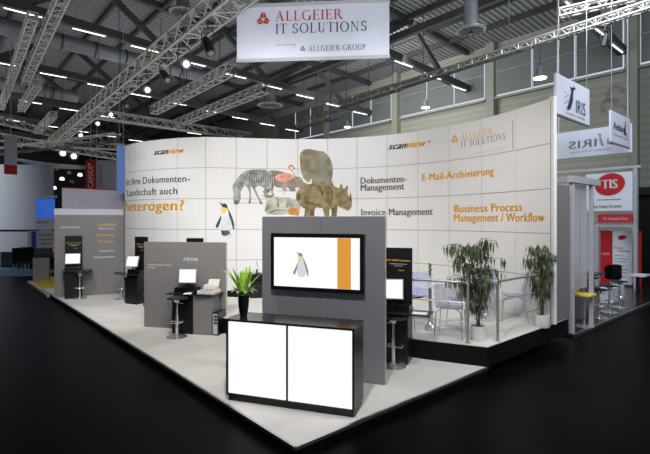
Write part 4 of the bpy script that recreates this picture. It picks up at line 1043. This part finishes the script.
polys_on(s1_, [[(L1 * (.02 + x * .9), 4.17 + z * .85) for x, z in bird]] + [ell(L1 * (.28 + .05 * math.sin(i * 2.1)), 4.26 + .035 * i, .025, .012, 8) for i in range(9)], 'navy', -.004, 'logo')
s2_, L22 = over(611, 630.2, 3.375, 3.92, 4.62, 'smaller hanging sign with black lettering and red mark, farther on the right')
text_on(s2_, 'Avision', 'darkprint', L22 * .1, L22 * .62, 4.22, .17, -.004, bold=.03)
polys_on(s2_, [[(L22 * .62, 4.18), (L22 * .72, 4.52), (L22 * .74, 4.52), (L22 * .74, 4.18)]], 'darkprint', -.004, 'logo'); polys_on(s2_, [[(L22 * .74, 4.30), (L22 * .82, 4.16), (L22 * .74, 4.16)]], 'signred', -.0045, 'logo')
text_on(s2_, 'Document Capture', 'greyprint', L22 * .1, L22 * .8, 4.08, .05, -.004)
# back of a third sign, seen mirrored through the cloth
DB = 13.0; eL = Eat(554, DB); eR = Eat(631, DB); Lm = eL - eR
s3_ = thing('hanging_sign', 'long pale cloth sign with IRIS showing mirrored from behind', 'sign', DE(DB, eL, 0), A1 - math.pi / 2)
m = MB(); m.box(Lm / 2, .02, 4.19, Lm, .03, .72); m.build('cloth', 'banner', s3_)
m = MB(); m.box(Lm / 2, .02, 3.83, Lm, .04, .02); m.build('bottom_rail', 'greydark', s3_)
def sm(u): return eL - Eat(u, DB)
M['mirrorprint'] = mat('show_through_print', c(140, 140, 152), .8)
text_on(s3_, 'IRIS', 'mirrorprint', sm(568), sm(596) - sm(568), 4.08, .2, .0, bold=.01, mirror=True)
text_on(s3_, 'Document to Knowledge', 'mirrorprint', sm(569), sm(610) - sm(569), 3.96, .05, .0, mirror=True)
bx0 = sm(601)
polys_on(s3_, [[(bx0 - .1 - x * .5 + .3, 4.02 + z * .6) for x, z in bird]] + [[(bx0 + .12, 4.12 + .02 * k), (bx0 + .28 + .03 * k, 4.06 + .07 * k), (bx0 + .29 + .03 * k, 4.08 + .07 * k), (bx0 + .12, 4.14 + .02 * k)] for k in range(6)], 'mirrorprint', .0, 'logo')
for x in (.1, Lm - .1): m = MB(); m.cyl((x, .02, 4.55), (x, .02, 9.0), .008, n=5); m.build('suspension_cable', 'steel', s3_)
# canopy truss above the TIS sign
# doorway at the right border, a black slab painted for its dark opening
dr = bpy.data.objects.new('door_1', None); C.objects.link(dr); dr.location = DE(19.8, Eat(652, 19.8), ZF + .02); dr.rotation_euler.z = A1; struct(dr)
m = MB(); m.box(0, -.4, 1.6, .2, 2.6, 3.2); m.build('dark_opening', 'black_edge', dr)
m = MB(); m.box(-.12, -.4, 3.3, .5, 3.0, .28); m.build('lintel_box', 'blackplastic', dr)
# small round wall fittings and cable loops on the cladding
m = MB(); Ew = Eat(627, 19.9); m.cyl((-.02, 0, 0), (-.10, 0, 0), .16, n=20); o = m.build('wall_clock', 'greydark', loc=DE(19.95, Ew, HC + (220.5 - 104.5) / F * 17.2), rz=A1); tag(o, 'small dark round fitting on the hall wall beside the pier', 'wall fitting')
m = MB()
def loop(u, v, r): 
    k = (u - 325) / F; Y = 19.93 / (.7544 * k + .6564); E = Eat(u, 19.93); z = HC + (220.5 - v) / F * Y
    m.tube([(0, E + r * math.cos(R(a)), z + r * 1.1 * math.sin(R(a))) for a in range(-60, 200, 20)], .025, 6)
loop(613, 95, .28); loop(607, 106, .26)
o = m.build('cable_loops', 'greydark', loc=DE(19.93, 0), rz=A1); tag(o, 'two dark cable loops fixed on the hall wall above the small sign', 'cable')

# ------------------------------------------------------------ neighbouring stands on the left
Yw = 21.3
bl = thing('booth_wall', 'large blank pale stand wall at the far left edge', 'partition wall', ((-20.5), Yw + .6, ZF + .001), R(4))
m = MB(); m.box(3.2, 0, 3.4, 7.5, .3, 3.2); m.build('upper_panel', 'whitebox', bl)
m = MB(); m.box(3.2, 0, 1.2, 7.5, .25, 1.0); m.build('lower_panel', 'bezelgrey', bl)
m = MB(); m.box(3.2, -.05, .36, 7.5, .2, .7); m.build('dark_base', 'blacktop', bl)
for x in range(8): m = MB(); m.box(-.4 + x * 1.0, -.17, .36, .04, .04, .7); m.build('frame_bar', 'steel', bl)
m = MB(); q = P(3, 277.5, ZF); m.prism([(q.x - 4, q.y + .3), (P(48, 276, ZF).x, P(48, 276, ZF).y), (P(56, 270, ZF).x, P(56, 270, ZF).y), (q.x - 4, 21.8)], ZF + .001, ZF + .02); struct(m.build('blue_carpet_floor', 'bluecarpet'))
m = MB(); ypts = [P(51, 297, ZF), P(30, 283, ZF), P(46, 276.5, ZF), P(70, 281, ZF)]; m.prism([(p.x, p.y) for p in ypts], ZF + .001, ZF + .06); struct(m.build('yellow_carpet_floor', 'yellowcarpet'))
m = MB(); m.bar(ypts[0] + Vector((-.05, 0, .04)), ypts[1] + Vector((-.05, 0, .04)), .1, .07); struct(m.build('trim_8', 'whitebox'))
pd = thing('pedestal_cabinet', 'small grey pedestal cabinet with a dark top on the yellow carpet', 'cabinet', (P(40, 282, ZF).x, P(40, 282, ZF).y + .1, ZF + .061), R(25))
m = MB(); m.box(0, 0, .42, .5, .42, .84, bev=.01); m.build('body', 'grey', pd)
m = MB(); m.box(0, 0, .86, .54, .46, .04); m.build('top', 'blacktop', pd)
m = MB(); m.box(0, 0, .15, .55, .3, .3, bev=.02); tag(m.build('equipment_box', 'blackplastic', loc=(pd.location.x + .05, pd.location.y, ZF + .061 + .885), rz=R(25)), 'black equipment box on top of the small grey pedestal', 'box')
# black seating group beyond the blue carpet
def lounge(u, v, label):
    p = P(u, v, ZF + .02); t = thing('lounge_chair', label, 'chair', (p.x, p.y, ZF + .022), R(200), 'black chairs on the blue carpet')
    m = MB(); m.box(0, 0, .45, .5, .5, .1, bev=.03); m.build('seat', 'blackplastic', t)
    m = MB(); m.tboxm(Matrix.Translation((0, .24, .8)) @ Matrix.Rotation(R(-10), 4, 'X'), .48, .06, .6); m.build('backrest', 'blackplastic', t)
    for x in (-.22, .22):
        for y in (-.22, .22): m = MB(); m.cyl((x, y, 0.001), (x, y, .42), .02, n=8); m.build('leg', 'steel', t)
lounge(21, 273.5, 'black chair farthest left on the blue carpet'); lounge(29, 272, 'black chair with tall back just left of the grey pedestal')
tb = P(25, 272.8, ZF + .02)
# red and blue product wall with glowing blue poster
bp = thing('product_display', 'white display with blue stripe and red base beside the far left partition', 'display stand', (P(47, 268, ZF).x, 21.0, ZF + .021), R(10))
m = MB(); m.box(0, 0, 1.25, 1.2, .12, 1.0); m.build('board', 'whitebox', bp)
m = MB(); m.box(-.35, -.07, 1.25, .2, .03, .95); m.build('blue_stripe', 'blueframe', bp)
for z in (.95, 1.15, 1.35, 1.55): m = MB(); m.box(.15, -.07, z, .6, .03, .05); m.build('text_bar', 'greyprint', bp)
m = MB(); m.box(0, .0, .38, 1.3, .3, .74); m.build('base', 'black_edge', bp)
m = MB(); m.box(0, -.02, .64, 1.3, .3, .2); m.build('red_band', 'redcloth', bp)
bpo = thing('illuminated_poster', 'glowing blue and white illuminated poster at the far left', 'poster', (P(48, 268, ZF).x, 21.3, 0), R(6))
m = MB(); m.box(-.1, 0, 2.72, .8, .1, .92); m.build('blue_picture', 'blueposter', bpo)
m = MB(); m.box(-.1, 0, 2.0, .8, .1, .52); m.build('white_caption', 'signwhite', bpo)
m = MB(); m.box(-.1, 0, .87, .5, .08, 1.74); m.build('stand_column', 'whitebox', bpo)
text_on(bpo, 'DAS GUTE', 'darkprint', -.45, .5, 2.02, .1, -.055, bold=.02)
m = MB(); m.box(-.05, 0, 3.28, .9, .1, .1); m.build('lit_header', 'signwhite', bpo)
# mirrored fabric banner behind the far left partition
pa = Q(62, 188, 15.2); pb3 = Q(127, 192.5, 16.6)
d = pb3 - pa; d.z = 0
fb = thing('fabric_fascia', 'pale fabric fascia with mirrored lettering above the far left partition', 'banner', (pa.x, pa.y, 0), math.atan2(d.y, d.x))
zA = HC + 12 / F * 15.2; zBb = HC + 32.5 / F * 15.2
m = MB(); m.box(d.length / 2, 0, (zA + zBb) / 2, d.length, .03, zBb - zA); m.build('cloth', 'lavender', fb)
m = MB(); m.box(d.length / 2, 0, zBb + .01, d.length, .05, .03); m.build('top_rail', 'redcloth', fb)
for x in (.05, d.length - .05): m = MB(); m.cyl((x, .05, ZF + .11), (x, .05, zBb), .03, n=8); m.build('post', 'bezelgrey', fb)
text_on(fb, 'r business', 'whiteprint', .35, d.length - .4, zA + .2, .26, -.02, bold=.02, mirror=True)
# red vertical banner and grey board with dark lettering
pq = Q(85.5, 189, 21.5)
rb = thing('vertical_banner', 'red vertical banner with white sideways CAMAX lettering', 'banner', pq, R(5))
m = MB(); m.box(.24, 0, .7, .48, .03, 1.42); m.build('cloth', 'redcloth', rb)
def vtext(parent, txt, mm, x, z0, ln, cap, y):
    b = text_bm(txt, .02); norm_bm(b, 0, ln, 0, cap)
    for v in b.verts: v.co = Vector((x - v.co.y, y, z0 + v.co.x))
    me = bpy.data.meshes.new('lettering'); b.to_mesh(me); b.free(); me.materials.append(M[mm]); o = bpy.data.objects.new('lettering', me); C.objects.link(o); o.parent = parent
vtext(rb, 'CAMAX*', 'whiteprint', .36, .04, 1.2, .24, -.02)
gb = thing('hanging_board', 'grey board with small dark sideways lettering right of the red banner', 'banner', Q(95.5, 190, 21.7), R(5))
m = MB(); m.box(.6, 0, .72, 1.2, .03, 1.45); m.build('board', 'bezelgrey', gb)
vtext(gb, 'CAMAX SYSTEMS', 'greydark', .32, .15, 1.1, .14, -.02)
for x in (.05, 1.1): m = MB(); m.cyl((x, 0, 1.4), (x, 0, 5.0), .012, n=5); m.build('suspension_cable', 'steel', gb)
m = MB(); m.cyl((.24, 0, 1.4), (.24, 0, 5.0), .012, n=5); m.build('suspension_cable', 'steel', rb)
# bluish backlit banner right beside the curved wall's left end
pq = Q(117, 193, 15.5)
bb = thing('blue_cloth_banner', 'tall blue and white cloth banner at the left end of the curved wall', 'banner', pq, R(35))
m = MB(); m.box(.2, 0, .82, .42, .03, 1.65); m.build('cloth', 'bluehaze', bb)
m = MB(); m.cyl((.2, 0, 1.6), (.2, 0, 6), .012, n=5); m.build('suspension_cable', 'steel', bb)
# grey hanging sign with red foot at the left edge
sg = thing('hanging_sign', 'grey hanging sign with red bottom edge at the left border', 'sign', Q(4.5, 176, 17), R(50))
m = MB(); m.box(.2, 0, 1.0, .42, .03, 1.1); m.build('board', 'bezelgrey', sg)
m = MB(); m.box(.2, 0, .26, .42, .03, .36); m.build('red_foot', 'redcloth', sg)
m = MB(); m.cyl((.2, 0, 1.5), (.2, 0, 6), .01, n=5); m.build('suspension_cable', 'steel', sg)
# white fabric sail
m = MB(); n = 16; vv_ = []
for i in range(n + 1):
    t = i / n; u = 12 + (90 - 12) * t; v = 157.5 + 8.5 * t + 1.2 * math.sin(t * 3.1); th_ = 1.2 + 3.6 * math.sin(math.pi * min(1, t * .75 + .1)) 
    a = Q(u, v, 24.5); b_ = Q(u, v + th_, 24); vv_.append((m.b.verts.new(a), m.b.verts.new(b_)))
for a, b_ in zip(vv_, vv_[1:]): m.b.faces.new((a[0], b_[0], b_[1], a[1]))
bmesh.ops.solidify(m.b, geom=m.b.faces[:], thickness=.05)
tag(m.build('fabric_sail', 'signwhite', smooth=True), 'long white fabric sail stretched under the roof at far left', 'sail')
# far spots and signs glimpsed beneath the roof at far left
rnd = random.Random(5)
pos = [(44, 173), (50, 182), (57, 170), (62, 180), (69, 174), (76, 168), (47, 166), (80, 176), (72, 183), (54, 189)]
for i, (u, v) in enumerate(pos):
    p = Q(u, v, 34)
    o = MB(); o.lathe([(0, .2), (.12, .2), (.16, 0), (0, -.02)], n=10); tag(o.build('far_lamp', 'lamp' if i % 2 else 'duct', loc=p), 'tiny distant hall lamp, %s from the left in the cluster left of the red banner' % ORD[sorted(range(10), key=lambda j: pos[j][0]).index(i)], 'lamp', 'distant hall lamps')
